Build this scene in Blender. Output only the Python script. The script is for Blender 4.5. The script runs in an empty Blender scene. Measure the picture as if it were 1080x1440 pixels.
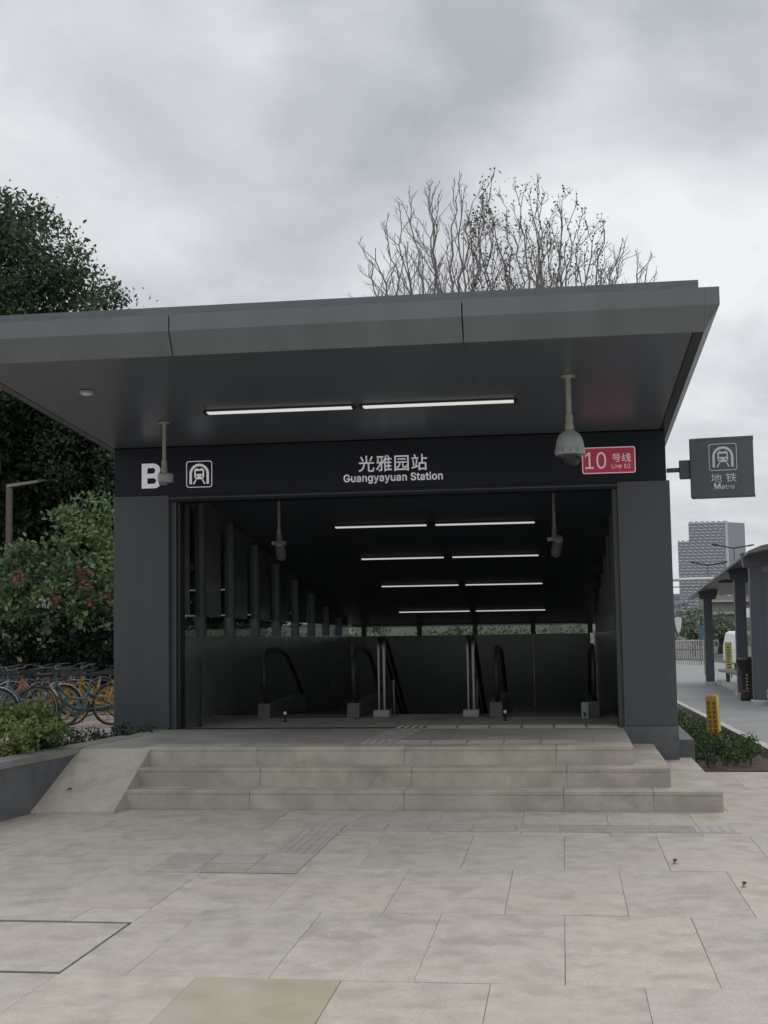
import bpy, bmesh, math, random
import numpy as np
from mathutils import Vector, Matrix, Euler

scn = bpy.context.scene
COL = scn.collection

# ------------------------------------------------------------------ camera
cam_d = bpy.data.cameras.new('camera')
cam = bpy.data.objects.new('camera', cam_d)
COL.objects.link(cam)
CAM = Vector((0.0, 0.0, 1.45))
YAW, PITCH, ROLL = 0.13834345, 0.0866564, -0.01579798
def _cam_axes():
    cy, sy = math.cos(YAW), math.sin(YAW)
    f = Vector((-sy, cy, 0)); r = Vector((cy, sy, 0)); u = Vector((0, 0, 1))
    f2 = math.cos(PITCH) * f + math.sin(PITCH) * u
    u2 = math.cos(PITCH) * u - math.sin(PITCH) * f
    r3 = math.cos(ROLL) * r + math.sin(ROLL) * u2
    u3 = math.cos(ROLL) * u2 - math.sin(ROLL) * r
    return r3, u3, f2
AX = _cam_axes()
m = Matrix((AX[0], AX[1], -AX[2])).transposed().to_4x4()
m.translation = CAM
cam.matrix_world = m
cam_d.sensor_fit = 'VERTICAL'
cam_d.sensor_height = 36.0
cam_d.lens = 36.0 * 1780.3 / 1440.0
cam_d.clip_start = 0.05
cam_d.clip_end = 6000
scn.camera = cam

def at(u, v, Y):
    """World point at depth Y (metres along the street) on the sight line of a measured photo point."""
    d = AX[0] * ((u - 540) / 1780.3) + AX[1] * (-(v - 720) / 1780.3) + AX[2]
    return CAM + d * (Y / d.y)

def gz(y):
    """Height of the street ground, which falls away gently behind the entrance."""
    return -0.02 * (min(max(y, 12.0), 95.0) - 12.0)

# ------------------------------------------------------------------ world and sun
SUN_EL, SUN_ROT = math.radians(52), math.radians(28)
w = bpy.data.worlds.new('World'); scn.world = w; w.use_nodes = True
nt = w.node_tree; nt.nodes.clear()
def N(t, **k):
    n = nt.nodes.new(t)
    for a, b in k.items(): setattr(n, a, b)
    return n
out = N('ShaderNodeOutputWorld'); bg = N('ShaderNodeBackground'); bg.inputs['Strength'].default_value = 0.1
nt.links.new(bg.outputs[0], out.inputs[0])
sky = N('ShaderNodeTexSky', sky_type='NISHITA'); sky.sun_disc = False
sky.sun_elevation = SUN_EL; sky.sun_rotation = SUN_ROT
tc = N('ShaderNodeTexCoord')
sep = N('ShaderNodeSeparateXYZ'); nt.links.new(tc.outputs['Generated'], sep.inputs[0])
mz = N('ShaderNodeMath', operation='MAXIMUM'); nt.links.new(sep.outputs[2], mz.inputs[0]); mz.inputs[1].default_value = 0.0
az = N('ShaderNodeMath', operation='ADD'); nt.links.new(mz.outputs[0], az.inputs[0]); az.inputs[1].default_value = 0.28
dx = N('ShaderNodeMath', operation='DIVIDE'); nt.links.new(sep.outputs[0], dx.inputs[0]); nt.links.new(az.outputs[0], dx.inputs[1])
dy = N('ShaderNodeMath', operation='DIVIDE'); nt.links.new(sep.outputs[1], dy.inputs[0]); nt.links.new(az.outputs[0], dy.inputs[1])
cmb = N('ShaderNodeCombineXYZ'); nt.links.new(dx.outputs[0], cmb.inputs[0]); nt.links.new(dy.outputs[0], cmb.inputs[1])
mp = N('ShaderNodeMapping'); nt.links.new(cmb.outputs[0], mp.inputs[0])
mp.inputs['Location'].default_value = (1.7, 11.9, 0.0); mp.inputs['Scale'].default_value = (1.0, 1.0, 1.0)
n1 = N('ShaderNodeTexNoise'); nt.links.new(mp.outputs[0], n1.inputs['Vector'])
n1.inputs['Scale'].default_value = 1.2; n1.inputs['Detail'].default_value = 6; n1.inputs['Roughness'].default_value = 0.56
n1.inputs['Distortion'].default_value = 0.35
# a darker cloud bank high on the right and the thin bright place below it
n2 = N('ShaderNodeTexNoise'); nt.links.new(mp.outputs[0], n2.inputs['Vector']); n2.inputs['Scale'].default_value = 2.6; n2.inputs['Detail'].default_value = 4
wr = N('ShaderNodeVectorMath', operation='MULTIPLY_ADD'); nt.links.new(n2.outputs['Color'], wr.inputs[0]); wr.inputs[1].default_value = (.22, .22, .16); wr.inputs[2].default_value = (-.11, -.11, -.08)
wa = N('ShaderNodeVectorMath', operation='ADD'); nt.links.new(tc.outputs['Generated'], wa.inputs[0]); nt.links.new(wr.outputs[0], wa.inputs[1])
wn = N('ShaderNodeVectorMath', operation='NORMALIZE'); nt.links.new(wa.outputs[0], wn.inputs[0])
def lobe(d, deg, amt, prev):
    dt = N('ShaderNodeVectorMath', operation='DOT_PRODUCT'); nt.links.new(wn.outputs[0], dt.inputs[0]); dt.inputs[1].default_value = Vector(d).normalized()
    r_ = N('ShaderNodeMapRange', interpolation_type='SMOOTHERSTEP'); nt.links.new(dt.outputs['Value'], r_.inputs[0])
    r_.inputs[1].default_value = math.cos(math.radians(deg)); r_.inputs[2].default_value = 1.0; r_.inputs[3].default_value = 0; r_.inputs[4].default_value = amt
    a_ = N('ShaderNodeMath', operation='ADD'); nt.links.new(prev, a_.inputs[0]); nt.links.new(r_.outputs[0], a_.inputs[1]); return a_.outputs[0]
n3 = N('ShaderNodeTexNoise'); nt.links.new(mp.outputs[0], n3.inputs['Vector']); n3.inputs['Scale'].default_value = 4.2; n3.inputs['Detail'].default_value = 6; n3.inputs['Roughness'].default_value = .55; n3.inputs['Distortion'].default_value = .5
m3 = N('ShaderNodeMath', operation='MULTIPLY_ADD'); nt.links.new(n3.outputs['Fac'], m3.inputs[0]); m3.inputs[1].default_value = .42; m3.inputs[2].default_value = -.21
a3 = N('ShaderNodeMath', operation='ADD'); nt.links.new(n1.outputs['Fac'], a3.inputs[0]); nt.links.new(m3.outputs[0], a3.inputs[1])
v_ = a3.outputs[0]
for d_, deg_, amt_ in (((0.125, 0.931, 0.335), 13, 0.20), ((-0.085, 0.907, 0.425), 10, -0.17), ((0.07, 0.903, 0.43), 10, -0.22), ((0.22, 0.89, 0.42), 11, -0.20), ((-0.30, 0.89, 0.34), 16, 0.08)):
    v_ = lobe(d_, deg_, amt_, v_)
cr = N('ShaderNodeValToRGB'); nt.links.new(v_, cr.inputs[0])
e = cr.color_ramp.elements
e[0].position = 0.24; e[0].color = (4.25, 4.45, 4.75, 1)
e[1].position = 0.78; e[1].color = (8.9, 9.15, 9.3, 1)
x = cr.color_ramp.elements.new(0.5); x.color = (6.3, 6.55, 6.9, 1)
# overcast skies brighten from the horizon to the zenith
mr = N('ShaderNodeMapRange'); nt.links.new(mz.outputs[0], mr.inputs[0])
mr.inputs[1].default_value = 0.35; mr.inputs[2].default_value = 1.0; mr.inputs[3].default_value = 1.0; mr.inputs[4].default_value = 1.7
vm = N('ShaderNodeVectorMath', operation='SCALE'); nt.links.new(cr.outputs[0], vm.inputs[0]); nt.links.new(mr.outputs[0], vm.inputs['Scale'])
mix = N('ShaderNodeMix', data_type='RGBA'); mix.inputs['Factor'].default_value = 0.95
nt.links.new(sky.outputs[0], mix.inputs['A']); nt.links.new(vm.outputs[0], mix.inputs['B'])
nt.links.new(mix.outputs['Result'], bg.inputs['Color'])

sl = bpy.data.lights.new('sun', 'SUN'); sl.energy = 0.65; sl.angle = math.radians(30); sl.color = (1.0, 0.97, 0.93)
sun = bpy.data.objects.new('sun', sl); COL.objects.link(sun)
# sun_rotation runs clockwise from +Y seen from above
sd = Vector((math.sin(SUN_ROT) * math.cos(SUN_EL), math.cos(SUN_ROT) * math.cos(SUN_EL), math.sin(SUN_EL)))
sun.rotation_euler = sd.to_track_quat('Z', 'Y').to_euler()
sun.location = (0, 0, 30)

scn.view_settings.view_transform = 'Standard'; scn.view_settings.look = 'None'
scn.view_settings.exposure = 0.0; scn.view_settings.gamma = 1.0
scn.view_settings.use_curve_mapping = False
scn.render.engine = 'CYCLES'
scn.cycles.max_bounces = 8
scn.cycles.transparent_max_bounces = 12

# ------------------------------------------------------------------ helpers
def tag(o, label=None, cat=None, group=None, kind=None):
    if label: o['label'] = label
    if cat: o['category'] = cat
    if group: o['group'] = group
    if kind: o['kind'] = kind
    return o

def thing(name, label, cat, loc=(0, 0, 0), rz=0.0, group=None):
    o = bpy.data.objects.new(name, None); COL.objects.link(o)
    o.empty_display_size = 0.2
    o.location = loc; o.rotation_euler = (0, 0, rz)
    return tag(o, label, cat, group)

def link_mesh(name, me, mat=None, parent=None, loc=None):
    o = bpy.data.objects.new(name, me); COL.objects.link(o)
    if mat is not None and not me.materials: me.materials.append(mat)
    if parent: o.parent = parent
    if loc is not None: o.location = loc
    return o

def copy_tree(o, parent=None):
    c = o.copy(); COL.objects.link(c)
    if parent: c.parent = parent
    for ch in list(o.children): copy_tree(ch, c)
    return c

class MB:
    """Collects shapes into one mesh."""
    def __init__(s): s.bm = bmesh.new()
    def box(s, x0, x1, y0, y1, z0, z1, bev=0.0, rot=None, piv=None):
        vs = [s.bm.verts.new(p) for p in ((x0,y0,z0),(x1,y0,z0),(x1,y1,z0),(x0,y1,z0),(x0,y0,z1),(x1,y0,z1),(x1,y1,z1),(x0,y1,z1))]
        fs = [s.bm.faces.new([vs[i] for i in f]) for f in ((3,2,1,0),(4,5,6,7),(0,1,5,4),(1,2,6,5),(2,3,7,6),(3,0,4,7))]
        if rot is not None:
            bmesh.ops.rotate(s.bm, verts=vs, cent=piv or ((x0+x1)/2,(y0+y1)/2,(z0+z1)/2), matrix=rot)
        if bev > 0:
            es = list({e for f in fs for e in f.edges})
            bmesh.ops.bevel(s.bm, geom=es, offset=bev, segments=1, affect='EDGES', profile=0.5)
        return s
    def prism(s, pts, axis, a, b):
        """Polygon pts extruded along axis 'x','y' or 'z' from a to b (pts are the other two coordinates)."""
        def P(p, t):
            return {'x': (t, p[0], p[1]), 'y': (p[0], t, p[1]), 'z': (p[0], p[1], t)}[axis]
        A = [s.bm.verts.new(P(p, a)) for p in pts]; B = [s.bm.verts.new(P(p, b)) for p in pts]
        n = len(pts)
        s.bm.faces.new(A); s.bm.faces.new(B[::-1])
        for i in range(n): s.bm.faces.new((A[i], B[i], B[(i+1) % n], A[(i+1) % n]))
        return s
    def hexa(s, pts):
        """Eight corners: bottom four counter-clockwise then top four."""
        vs = [s.bm.verts.new(p) for p in pts]
        for f in ((3,2,1,0),(4,5,6,7),(0,1,5,4),(1,2,6,5),(2,3,7,6),(3,0,4,7)): s.bm.faces.new([vs[i] for i in f])
        return s
    def tube(s, pts, r, n=8, caps=True, closed=False):
        pts = [Vector(p) for p in pts]
        rs = r if isinstance(r, (list, tuple)) else [r] * len(pts)
        rings = []; up = None
        for i, p in enumerate(pts):
            if closed: d = pts[(i+1) % len(pts)] - pts[i-1]
            else: d = pts[min(i+1, len(pts)-1)] - pts[max(i-1, 0)]
            d.normalize()
            if up is None:
                up = Vector((0,0,1)) if abs(d.z) < 0.9 else Vector((1,0,0))
            a = d.cross(up)
            if a.length < 1e-5: a = d.orthogonal()
            a.normalize(); b = a.cross(d); b.normalize(); up = b
            rings.append([s.bm.verts.new(p + rs[i] * (math.cos(2*math.pi*k/n) * a + math.sin(2*math.pi*k/n) * b)) for k in range(n)])
        m_ = len(rings)
        for i in range(m_ if closed else m_ - 1):
            A, B = rings[i], rings[(i+1) % m_]
            for k in range(n): s.bm.faces.new((A[k], A[(k+1) % n], B[(k+1) % n], B[k]))
        if caps and not closed:
            s.bm.faces.new(rings[0][::-1]); s.bm.faces.new(rings[-1])
        return s
    def lathe(s, prof, c=(0,0,0), n=24, axis='z'):
        """Profile [(r, h), ...] spun round an axis through c."""
        def P(r, h, a):
            u, v = r*math.cos(a), r*math.sin(a)
            q = {'z': (u, v, h), 'y': (u, h, v), 'x': (h, u, v)}[axis]
            return Vector(c) + Vector(q)
        rings = [[s.bm.verts.new(P(max(r, 1e-4), h, 2*math.pi*k/n)) for k in range(n)] for r, h in prof]
        for A, B in zip(rings, rings[1:]):
            for k in range(n): s.bm.faces.new((A[k], A[(k+1) % n], B[(k+1) % n], B[k]))
        s.bm.faces.new(rings[0][::-1]); s.bm.faces.new(rings[-1])
        return s
    def quad(s, *pts):
        s.bm.faces.new([s.bm.verts.new(p) for p in pts]); return s
    def mesh(s, name, smooth=False):
        bmesh.ops.recalc_face_normals(s.bm, faces=s.bm.faces[:])
        me = bpy.data.meshes.new(name); s.bm.to_mesh(me); s.bm.free()
        if smooth:
            for p in me.polygons: p.use_smooth = True
        return me
    def build(s, name, mat, parent=None, smooth=False, loc=None):
        me = s.mesh(name, smooth)
        if smooth:
            me.set_sharp_from_angle(angle=math.radians(40))
        return link_mesh(name, me, mat, parent, loc)

# ------------------------------------------------------------------ materials
def new_mat(name):
    m_ = bpy.data.materials.new(name); m_.use_nodes = True
    t = m_.node_tree; b = t.nodes['Principled BSDF']
    return m_, t, b

def mat(name, col, rough=0.5, metal=0.0, var=0.12, scale=6.0, bump=0.0, bscale=None, spec=0.5, rand=0.0, stain=None, stain_scale=1.2,
        emit=0.0, rvar=0.0, detail=6.0, stretch=None, hue2=None, smudge=0.0, speck=0.0, coord='Object'):
    m_, t, b = new_mat(name)
    L = t.links
    def nn(k, **kw):
        n = t.nodes.new(k)
        for a, v in kw.items(): setattr(n, a, v)
        return n
    tcn = nn('ShaderNodeTexCoord')
    src = tcn.outputs['Object']
    if coord == 'World':
        g = nn('ShaderNodeNewGeometry'); src = g.outputs['Position']
        if rand:                                            # every stone shows its own piece of the grain
            oo = nn('ShaderNodeObjectInfo'); sv = nn('ShaderNodeVectorMath', operation='MULTIPLY_ADD'); sv.inputs[1].default_value = (1, 1, 1)
            so = nn('ShaderNodeMath', operation='MULTIPLY'); so.inputs[1].default_value = 37.0; L.new(oo.outputs['Random'], so.inputs[0])
            L.new(src, sv.inputs[0]); L.new(so.outputs[0], sv.inputs[2]); src = sv.outputs[0]
    if stretch:
        mpn = nn('ShaderNodeMapping'); L.new(src, mpn.inputs[0]); mpn.inputs['Scale'].default_value = stretch; src = mpn.outputs[0]
    no = nn('ShaderNodeTexNoise'); L.new(src, no.inputs['Vector']); no.inputs['Scale'].default_value = scale
    no.inputs['Detail'].default_value = detail; no.inputs['Roughness'].default_value = 0.6
    mrn = nn('ShaderNodeMapRange'); L.new(no.outputs['Fac'], mrn.inputs[0])
    mrn.inputs[1].default_value = 0.3; mrn.inputs[2].default_value = 0.7
    mrn.inputs[3].default_value = 1 - var; mrn.inputs[4].default_value = 1 + var
    fac = mrn.outputs[0]
    if rand:
        oi = nn('ShaderNodeObjectInfo')
        m2 = nn('ShaderNodeMapRange'); L.new(oi.outputs['Random'], m2.inputs[0]); m2.inputs[3].default_value = 1 - rand; m2.inputs[4].default_value = 1 + rand
        mu = nn('ShaderNodeMath', operation='MULTIPLY'); L.new(fac, mu.inputs[0]); L.new(m2.outputs[0], mu.inputs[1]); fac = mu.outputs[0]
    if speck:
        n3 = nn('ShaderNodeTexNoise'); L.new(src, n3.inputs['Vector']); n3.inputs['Scale'].default_value = 190; n3.inputs['Detail'].default_value = 2
        m3 = nn('ShaderNodeMapRange'); L.new(n3.outputs['Fac'], m3.inputs[0]); m3.inputs[1].default_value = .3; m3.inputs[2].default_value = .7
        m3.inputs[3].default_value = 1 - speck; m3.inputs[4].default_value = 1 + speck
        mu = nn('ShaderNodeMath', operation='MULTIPLY'); L.new(fac, mu.inputs[0]); L.new(m3.outputs[0], mu.inputs[1]); fac = mu.outputs[0]
    sc = nn('ShaderNodeVectorMath', operation='SCALE'); sc.inputs[0].default_value = col; L.new(fac, sc.inputs['Scale'])
    colout = sc.outputs[0]
    if hue2:
        oi2 = nn('ShaderNodeObjectInfo'); nh = nn('ShaderNodeTexNoise'); L.new(src, nh.inputs['Vector']); nh.inputs['Scale'].default_value = 0.9; nh.inputs['Detail'].default_value = 3
        ah = nn('ShaderNodeMath', operation='ADD'); L.new(oi2.outputs['Random'], ah.inputs[0]); L.new(nh.outputs['Fac'], ah.inputs[1])
        rh2 = nn('ShaderNodeMapRange'); L.new(ah.outputs[0], rh2.inputs[0]); rh2.inputs[1].default_value = .6; rh2.inputs[2].default_value = 1.4
        mh = nn('ShaderNodeMix', data_type='RGBA', blend_type='MULTIPLY'); mh.inputs['B'].default_value = (*hue2, 1); L.new(rh2.outputs[0], mh.inputs['Factor']); L.new(colout, mh.inputs['A']); colout = mh.outputs['Result']
    if smudge:
        ns = nn('ShaderNodeTexNoise'); L.new(src, ns.inputs['Vector']); ns.inputs['Scale'].default_value = 2.4; ns.inputs['Detail'].default_value = 8; ns.inputs['Roughness'].default_value = .7; ns.inputs['Distortion'].default_value = 0.25
        rs2 = nn('ShaderNodeMapRange'); L.new(ns.outputs['Fac'], rs2.inputs[0]); rs2.inputs[1].default_value = .55; rs2.inputs[2].default_value = .78; rs2.inputs[3].default_value = 0; rs2.inputs[4].default_value = smudge
        ms = nn('ShaderNodeMix', data_type='RGBA'); L.new(rs2.outputs[0], ms.inputs['Factor']); L.new(colout, ms.inputs['A']); ms.inputs['B'].default_value = (.16, .145, .125, 1); colout = ms.outputs['Result']
    if stain:
        n2 = nn('ShaderNodeTexNoise'); L.new(src, n2.inputs['Vector']); n2.inputs['Scale'].default_value = stain_scale; n2.inputs['Detail'].default_value = 5
        n2.inputs['Distortion'].default_value = 0.3
        r2 = nn('ShaderNodeMapRange'); L.new(n2.outputs['Fac'], r2.inputs[0]); r2.inputs[1].default_value = 0.48; r2.inputs[2].default_value = 0.68
        r2.inputs[3].default_value = 0; r2.inputs[4].default_value = stain[3] if len(stain) > 3 else 0.6
        mx = nn('ShaderNodeMix', data_type='RGBA'); L.new(r2.outputs[0], mx.inputs['Factor']); L.new(colout, mx.inputs['A'])
        mx.inputs['B'].default_value = (*stain[:3], 1); colout = mx.outputs['Result']
    L.new(colout, b.inputs['Base Color'])
    b.inputs['Roughness'].default_value = rough; b.inputs['Metallic'].default_value = metal
    b.inputs['Specular IOR Level'].default_value = spec
    if rvar:
        r3 = nn('ShaderNodeMapRange'); L.new(no.outputs['Fac'], r3.inputs[0]); r3.inputs[1].default_value = .3; r3.inputs[2].default_value = .7
        r3.inputs[3].default_value = max(rough - rvar, 0.02); r3.inputs[4].default_value = rough + rvar; L.new(r3.outputs[0], b.inputs['Roughness'])
    if bump:
        nb = nn('ShaderNodeTexNoise'); L.new(src, nb.inputs['Vector']); nb.inputs['Scale'].default_value = bscale or scale * 8; nb.inputs['Detail'].default_value = 4
        bp = nn('ShaderNodeBump'); bp.inputs['Strength'].default_value = bump; bp.inputs['Distance'].default_value = 0.01
        L.new(nb.outputs['Fac'], bp.inputs['Height']); L.new(bp.outputs[0], b.inputs['Normal'])
    if emit:
        L.new(colout, b.inputs['Emission Color']); b.inputs['Emission Strength'].default_value = emit
    return m_

def leaf_mat(name, cols, rough=0.5, trans=0.25):
    """Leaf colours vary leaf by leaf, with a slow drift over the plant."""
    m_, t, b = new_mat(name); L = t.links
    g = t.nodes.new('ShaderNodeNewGeometry')
    tcn = t.nodes.new('ShaderNodeTexCoord')
    no = t.nodes.new('ShaderNodeTexNoise'); L.new(tcn.outputs['Object'], no.inputs['Vector']); no.inputs['Scale'].default_value = 0.9; no.inputs['Detail'].default_value = 3
    ad = t.nodes.new('ShaderNodeMath'); ad.operation = 'MULTIPLY_ADD'; L.new(no.outputs['Fac'], ad.inputs[0]); ad.inputs[1].default_value = 1.1
    sb = t.nodes.new('ShaderNodeMath'); sb.operation = 'MULTIPLY_ADD'; L.new(g.outputs['Random Per Island'], sb.inputs[0]); sb.inputs[1].default_value = 0.7; sb.inputs[2].default_value = -0.4
    L.new(sb.outputs[0], ad.inputs[2])
    r = t.nodes.new('ShaderNodeValToRGB'); L.new(ad.outputs[0], r.inputs[0])
    els = r.color_ramp.elements
    n = len(cols)
    els[0].position = 0.1; els[0].color = (*cols[0], 1); els[1].position = 0.95; els[1].color = (*cols[-1], 1)
    for i in range(1, n-1):
        x_ = els.new(0.1 + 0.85 * i / (n-1)); x_.color = (*cols[i], 1)
    L.new(r.outputs[0], b.inputs['Base Color']); b.inputs['Roughness'].default_value = rough
    b.inputs['Specular IOR Level'].default_value = 0.35
    tr = t.nodes.new('ShaderNodeBsdfTranslucent'); L.new(r.outputs[0], tr.inputs['Color'])
    mx = t.nodes.new('ShaderNodeMixShader'); mx.inputs[0].default_value = trans
    L.new(b.outputs[0], mx.inputs[1]); L.new(tr.outputs[0], mx.inputs[2]); L.new(mx.outputs[0], t.nodes['Material Output'].inputs['Surface'])
    return m_

def glass_mat(name, tint=(0.6, 0.65, 0.63), rough=0.02):
    m_, t, b = new_mat(name); L = t.links
    t.nodes.remove(b)
    tr = t.nodes.new('ShaderNodeBsdfTransparent'); tr.inputs[0].default_value = (*tint, 1)
    gl = t.nodes.new('ShaderNodeBsdfGlossy'); gl.inputs['Roughness'].default_value = rough; gl.inputs['Color'].default_value = (0.9, 0.95, 0.95, 1)
    lw = t.nodes.new('ShaderNodeLayerWeight'); lw.inputs[0].default_value = 0.5
    pw = t.nodes.new('ShaderNodeMath'); pw.operation = 'POWER'; L.new(lw.outputs['Facing'], pw.inputs[0]); pw.inputs[1].default_value = 5.0
    fr = t.nodes.new('ShaderNodeMath'); fr.operation = 'MULTIPLY_ADD'; L.new(pw.outputs[0], fr.inputs[0]); fr.inputs[1].default_value = 0.9; fr.inputs[2].default_value = 0.035
    mx = t.nodes.new('ShaderNodeMixShader'); L.new(fr.outputs[0], mx.inputs[0]); L.new(tr.outputs[0], mx.inputs[1]); L.new(gl.outputs[0], mx.inputs[2])
    L.new(mx.outputs[0], t.nodes['Material Output'].inputs['Surface'])
    return m_

M = {}
M['paving'] = mat('paving_stone', (0.480, 0.436, 0.376), 0.78, var=0.085, scale=9, bump=0.25, bscale=60, rand=0.05, stain=(0.34, 0.30, 0.25, 0.6), stain_scale=5.5, speck=0.2, coord='World', rvar=0.12, hue2=(1.0, .985, .965), smudge=.6)
M['paving_olive'] = mat('paving_stone_olive', (0.375, 0.338, 0.243), 0.75, var=0.10, scale=5, bump=0.25, bscale=60, stain=(0.44, 0.40, 0.345, 0.9), stain_scale=1.3, speck=0.08, coord='World')
M['mortar'] = mat('mortar', (0.29, 0.26, 0.225), 0.9, var=0.2, scale=20)
M['tactile'] = mat('tactile_stone', (0.415, 0.375, 0.345), 0.8, var=0.14, scale=7, bump=0.2, rand=0.08, stain=(0.42, 0.385, 0.335, 0.85), stain_scale=1.8, coord='World')
M['step'] = mat('step_granite', (0.46, 0.415, 0.355), 0.75, var=0.16, scale=2.6, bump=0.25, bscale=90, rand=0.045, stain=(0.32, 0.29, 0.24, 0.6), stain_scale=4.0, speck=0.2, coord='World', hue2=(.975, 1.0, .95), smudge=.6)
M['landing'] = mat('landing_granite', (0.37, 0.35, 0.31), 0.6, var=0.12, scale=3.0, bump=0.2, bscale=80, rand=0.07, stain=(0.22, 0.21, 0.19, 0.6), stain_scale=1.5, speck=0.12, coord='World')
M['dark_granite'] = mat('dark_granite', (0.105, 0.112, 0.118), 0.6, var=0.2, scale=8, bump=0.1, speck=0.35, coord='World', stain=(0.16, 0.165, 0.17, 0.5), stain_scale=2.0)
M['kerb_cap'] = mat('kerb_granite', (0.27, 0.26, 0.24), 0.75, var=0.15, scale=5, speck=0.2, coord='World', stain=(0.12, 0.12, 0.1, 0.6))
M['panel'] = mat('grey_painted_aluminium', (0.068, 0.075, 0.083), 0.42, var=0.09, scale=2.0, rvar=0.05, spec=0.5, coord='World', stretch=(1.6, 1.6, .35), detail=4, stain=(.052, .060, .064, .45), stain_scale=2.2)
M['fascia'] = mat('grey_fascia_aluminium', (0.150, 0.167, 0.180), 0.45, var=0.10, scale=2.6, rvar=0.05, stain=(0.115, 0.128, 0.138, 0.5), stain_scale=1.6, coord='World', stretch=(1.3, 1, .45), detail=4)
M['soffit'] = mat('grey_soffit_aluminium', (0.108, 0.126, 0.150), 0.34, var=0.06, scale=1.1, coord='World', detail=2, stretch=(2.2, .5, 1))
M['header'] = mat('dark_navy_panel', (0.011, 0.0145, 0.023), 0.45, var=0.1, scale=2.0, spec=0.25, coord='World')
M['dark'] = mat('dark_metal', (0.022, 0.024, 0.027), 0.4, var=0.15, scale=3)
M['interior'] = mat('interior_dark_panel', (0.155, 0.170, 0.168), 0.22, var=0.15, scale=1.5, coord='World', spec=0.5)
M['mullion'] = mat('mullion_paint', (0.075, 0.082, 0.083), 0.4, var=0.1, scale=3)
M['interior_ceiling'] = mat('interior_ceiling_panel', (0.100, 0.114, 0.140), 0.45, var=0.1, scale=1.5, coord='World', spec=0.3)
M['black'] = mat('black_rubber', (0.018, 0.018, 0.019), 0.5)
M['steel'] = mat('stainless_steel', (0.20, 0.20, 0.185), 0.38, metal=1.0, var=0.08, scale=10)
M['dull_steel'] = mat('dull_steel', (0.22, 0.22, 0.205), 0.5, metal=0.3, var=0.1, scale=8)
M['camera_shell'] = mat('camera_shell_plastic', (0.33, 0.36, 0.345), 0.45, var=0.06, scale=8)
M['beige_pole'] = mat('beige_pole_paint', (0.34, 0.335, 0.28), 0.5, var=0.08, scale=8)
M['smoked'] = mat('smoked_dome', (0.02, 0.021, 0.024), 0.08, var=0.0)
M['white'] = mat('white_paint', (0.74, 0.74, 0.73), 0.5, var=0.05, scale=6)
M['sign_white'] = mat('lit_sign_white', (0.72, 0.72, 0.76), 0.4, var=0.03, scale=20, emit=0.28)
M['sign_dim'] = mat('sign_grey_white', (0.62, 0.65, 0.67), 0.45, var=0.04, scale=30, emit=0.0)
M['sign_red'] = mat('sign_red', (0.40, 0.032, 0.068), 0.35, var=0.08, scale=5, emit=0.2)
M['sign_pink'] = mat('lit_sign_pinkish_white', (0.80, 0.62, 0.66), 0.4, var=0.03, scale=20, emit=0.2)
M['sign_box'] = mat('sign_box_paint', (0.092, 0.106, 0.112), 0.4, var=0.08, scale=3)
M['tube'] = mat('lamp_diffuser', (0.95, 0.95, 0.92), 0.4, var=0.0, emit=0.55)
M['glass'] = glass_mat('window_glass', (0.80, 0.83, 0.82))
M['glass_dark'] = glass_mat('dark_glass', (0.42, 0.45, 0.45))
M['glass_balustrade'] = glass_mat('balustrade_glass', (0.965, 0.975, 0.97))
M['soil'] = mat('soil', (0.10, 0.065, 0.05), 0.95, var=0.35, scale=14, bump=0.6, bscale=40, coord='World')
M['litter'] = mat('leaf_litter', (0.07, 0.065, 0.04), 0.95, var=0.5, scale=9, bump=0.6, bscale=40, coord='World')
M['pave_grey'] = mat('path_grey_paving', (0.27, 0.27, 0.265), 0.8, var=0.1, scale=1.5, stain=(0.2, 0.2, 0.2, 0.6), stain_scale=0.6, speck=0.08, coord='World')
M['asphalt'] = mat('asphalt', (0.06, 0.06, 0.062), 0.85, var=0.15, scale=4, speck=0.2, coord='World')
M['kerb_white'] = mat('pale_kerb_concrete', (0.52, 0.51, 0.48), 0.8, var=0.12, scale=5, coord='World', stain=(0.3, 0.29, 0.26, 0.5))
M['pink_paving'] = mat('pinkish_paving', (0.25, 0.215, 0.205), 0.85, var=0.2, scale=8, coord='World', stain=(0.18, 0.16, 0.13, 0.7), stain_scale=2.5)
M['yellow'] = mat('yellow_paint', (0.64, 0.39, 0.08), 0.5, var=0.12, scale=10)
M['dark_red'] = mat('dark_red_marks', (0.11, 0.022, 0.008), 0.6, var=0.1)
M['orange'] = mat('orange_cap', (0.45, 0.16, 0.05), 0.5)
M['bark'] = mat('bark', (0.29, 0.265, 0.25), 0.9, var=0.3, scale=8, bump=0.5)  # bark lightened, sky glare round the thin branches put into the colour
M['bark_dark'] = mat('dark_bark', (0.045, 0.036, 0.028), 0.9, var=0.3, scale=8, bump=0.5)
M['lamp_brown'] = mat('brown_lamp_paint', (0.12, 0.095, 0.075), 0.5, var=0.15, scale=6)
M['leaf_dark'] = leaf_mat('dark_evergreen_leaves', [(0.028, 0.055, 0.034), (0.048, 0.09, 0.052), (0.075, 0.13, 0.065), (0.13, 0.185, 0.085)])
M['leaf_deep'] = leaf_mat('deep_shade_leaves', [(0.012, 0.022, 0.012), (0.02, 0.038, 0.018), (0.03, 0.055, 0.026)])  # evergreen and hedge leaves darkened, deep shade put into their colour
M['leaf_shrub'] = leaf_mat('shrub_leaves', [(0.04, 0.09, 0.045), (0.085, 0.165, 0.075), (0.165, 0.24, 0.10), (0.37, 0.40, 0.17)])
M['leaf_lime'] = leaf_mat('lime_shrub_leaves', [(0.06, 0.12, 0.05), (0.13, 0.21, 0.07), (0.24, 0.29, 0.10), (0.38, 0.38, 0.16)])
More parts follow.
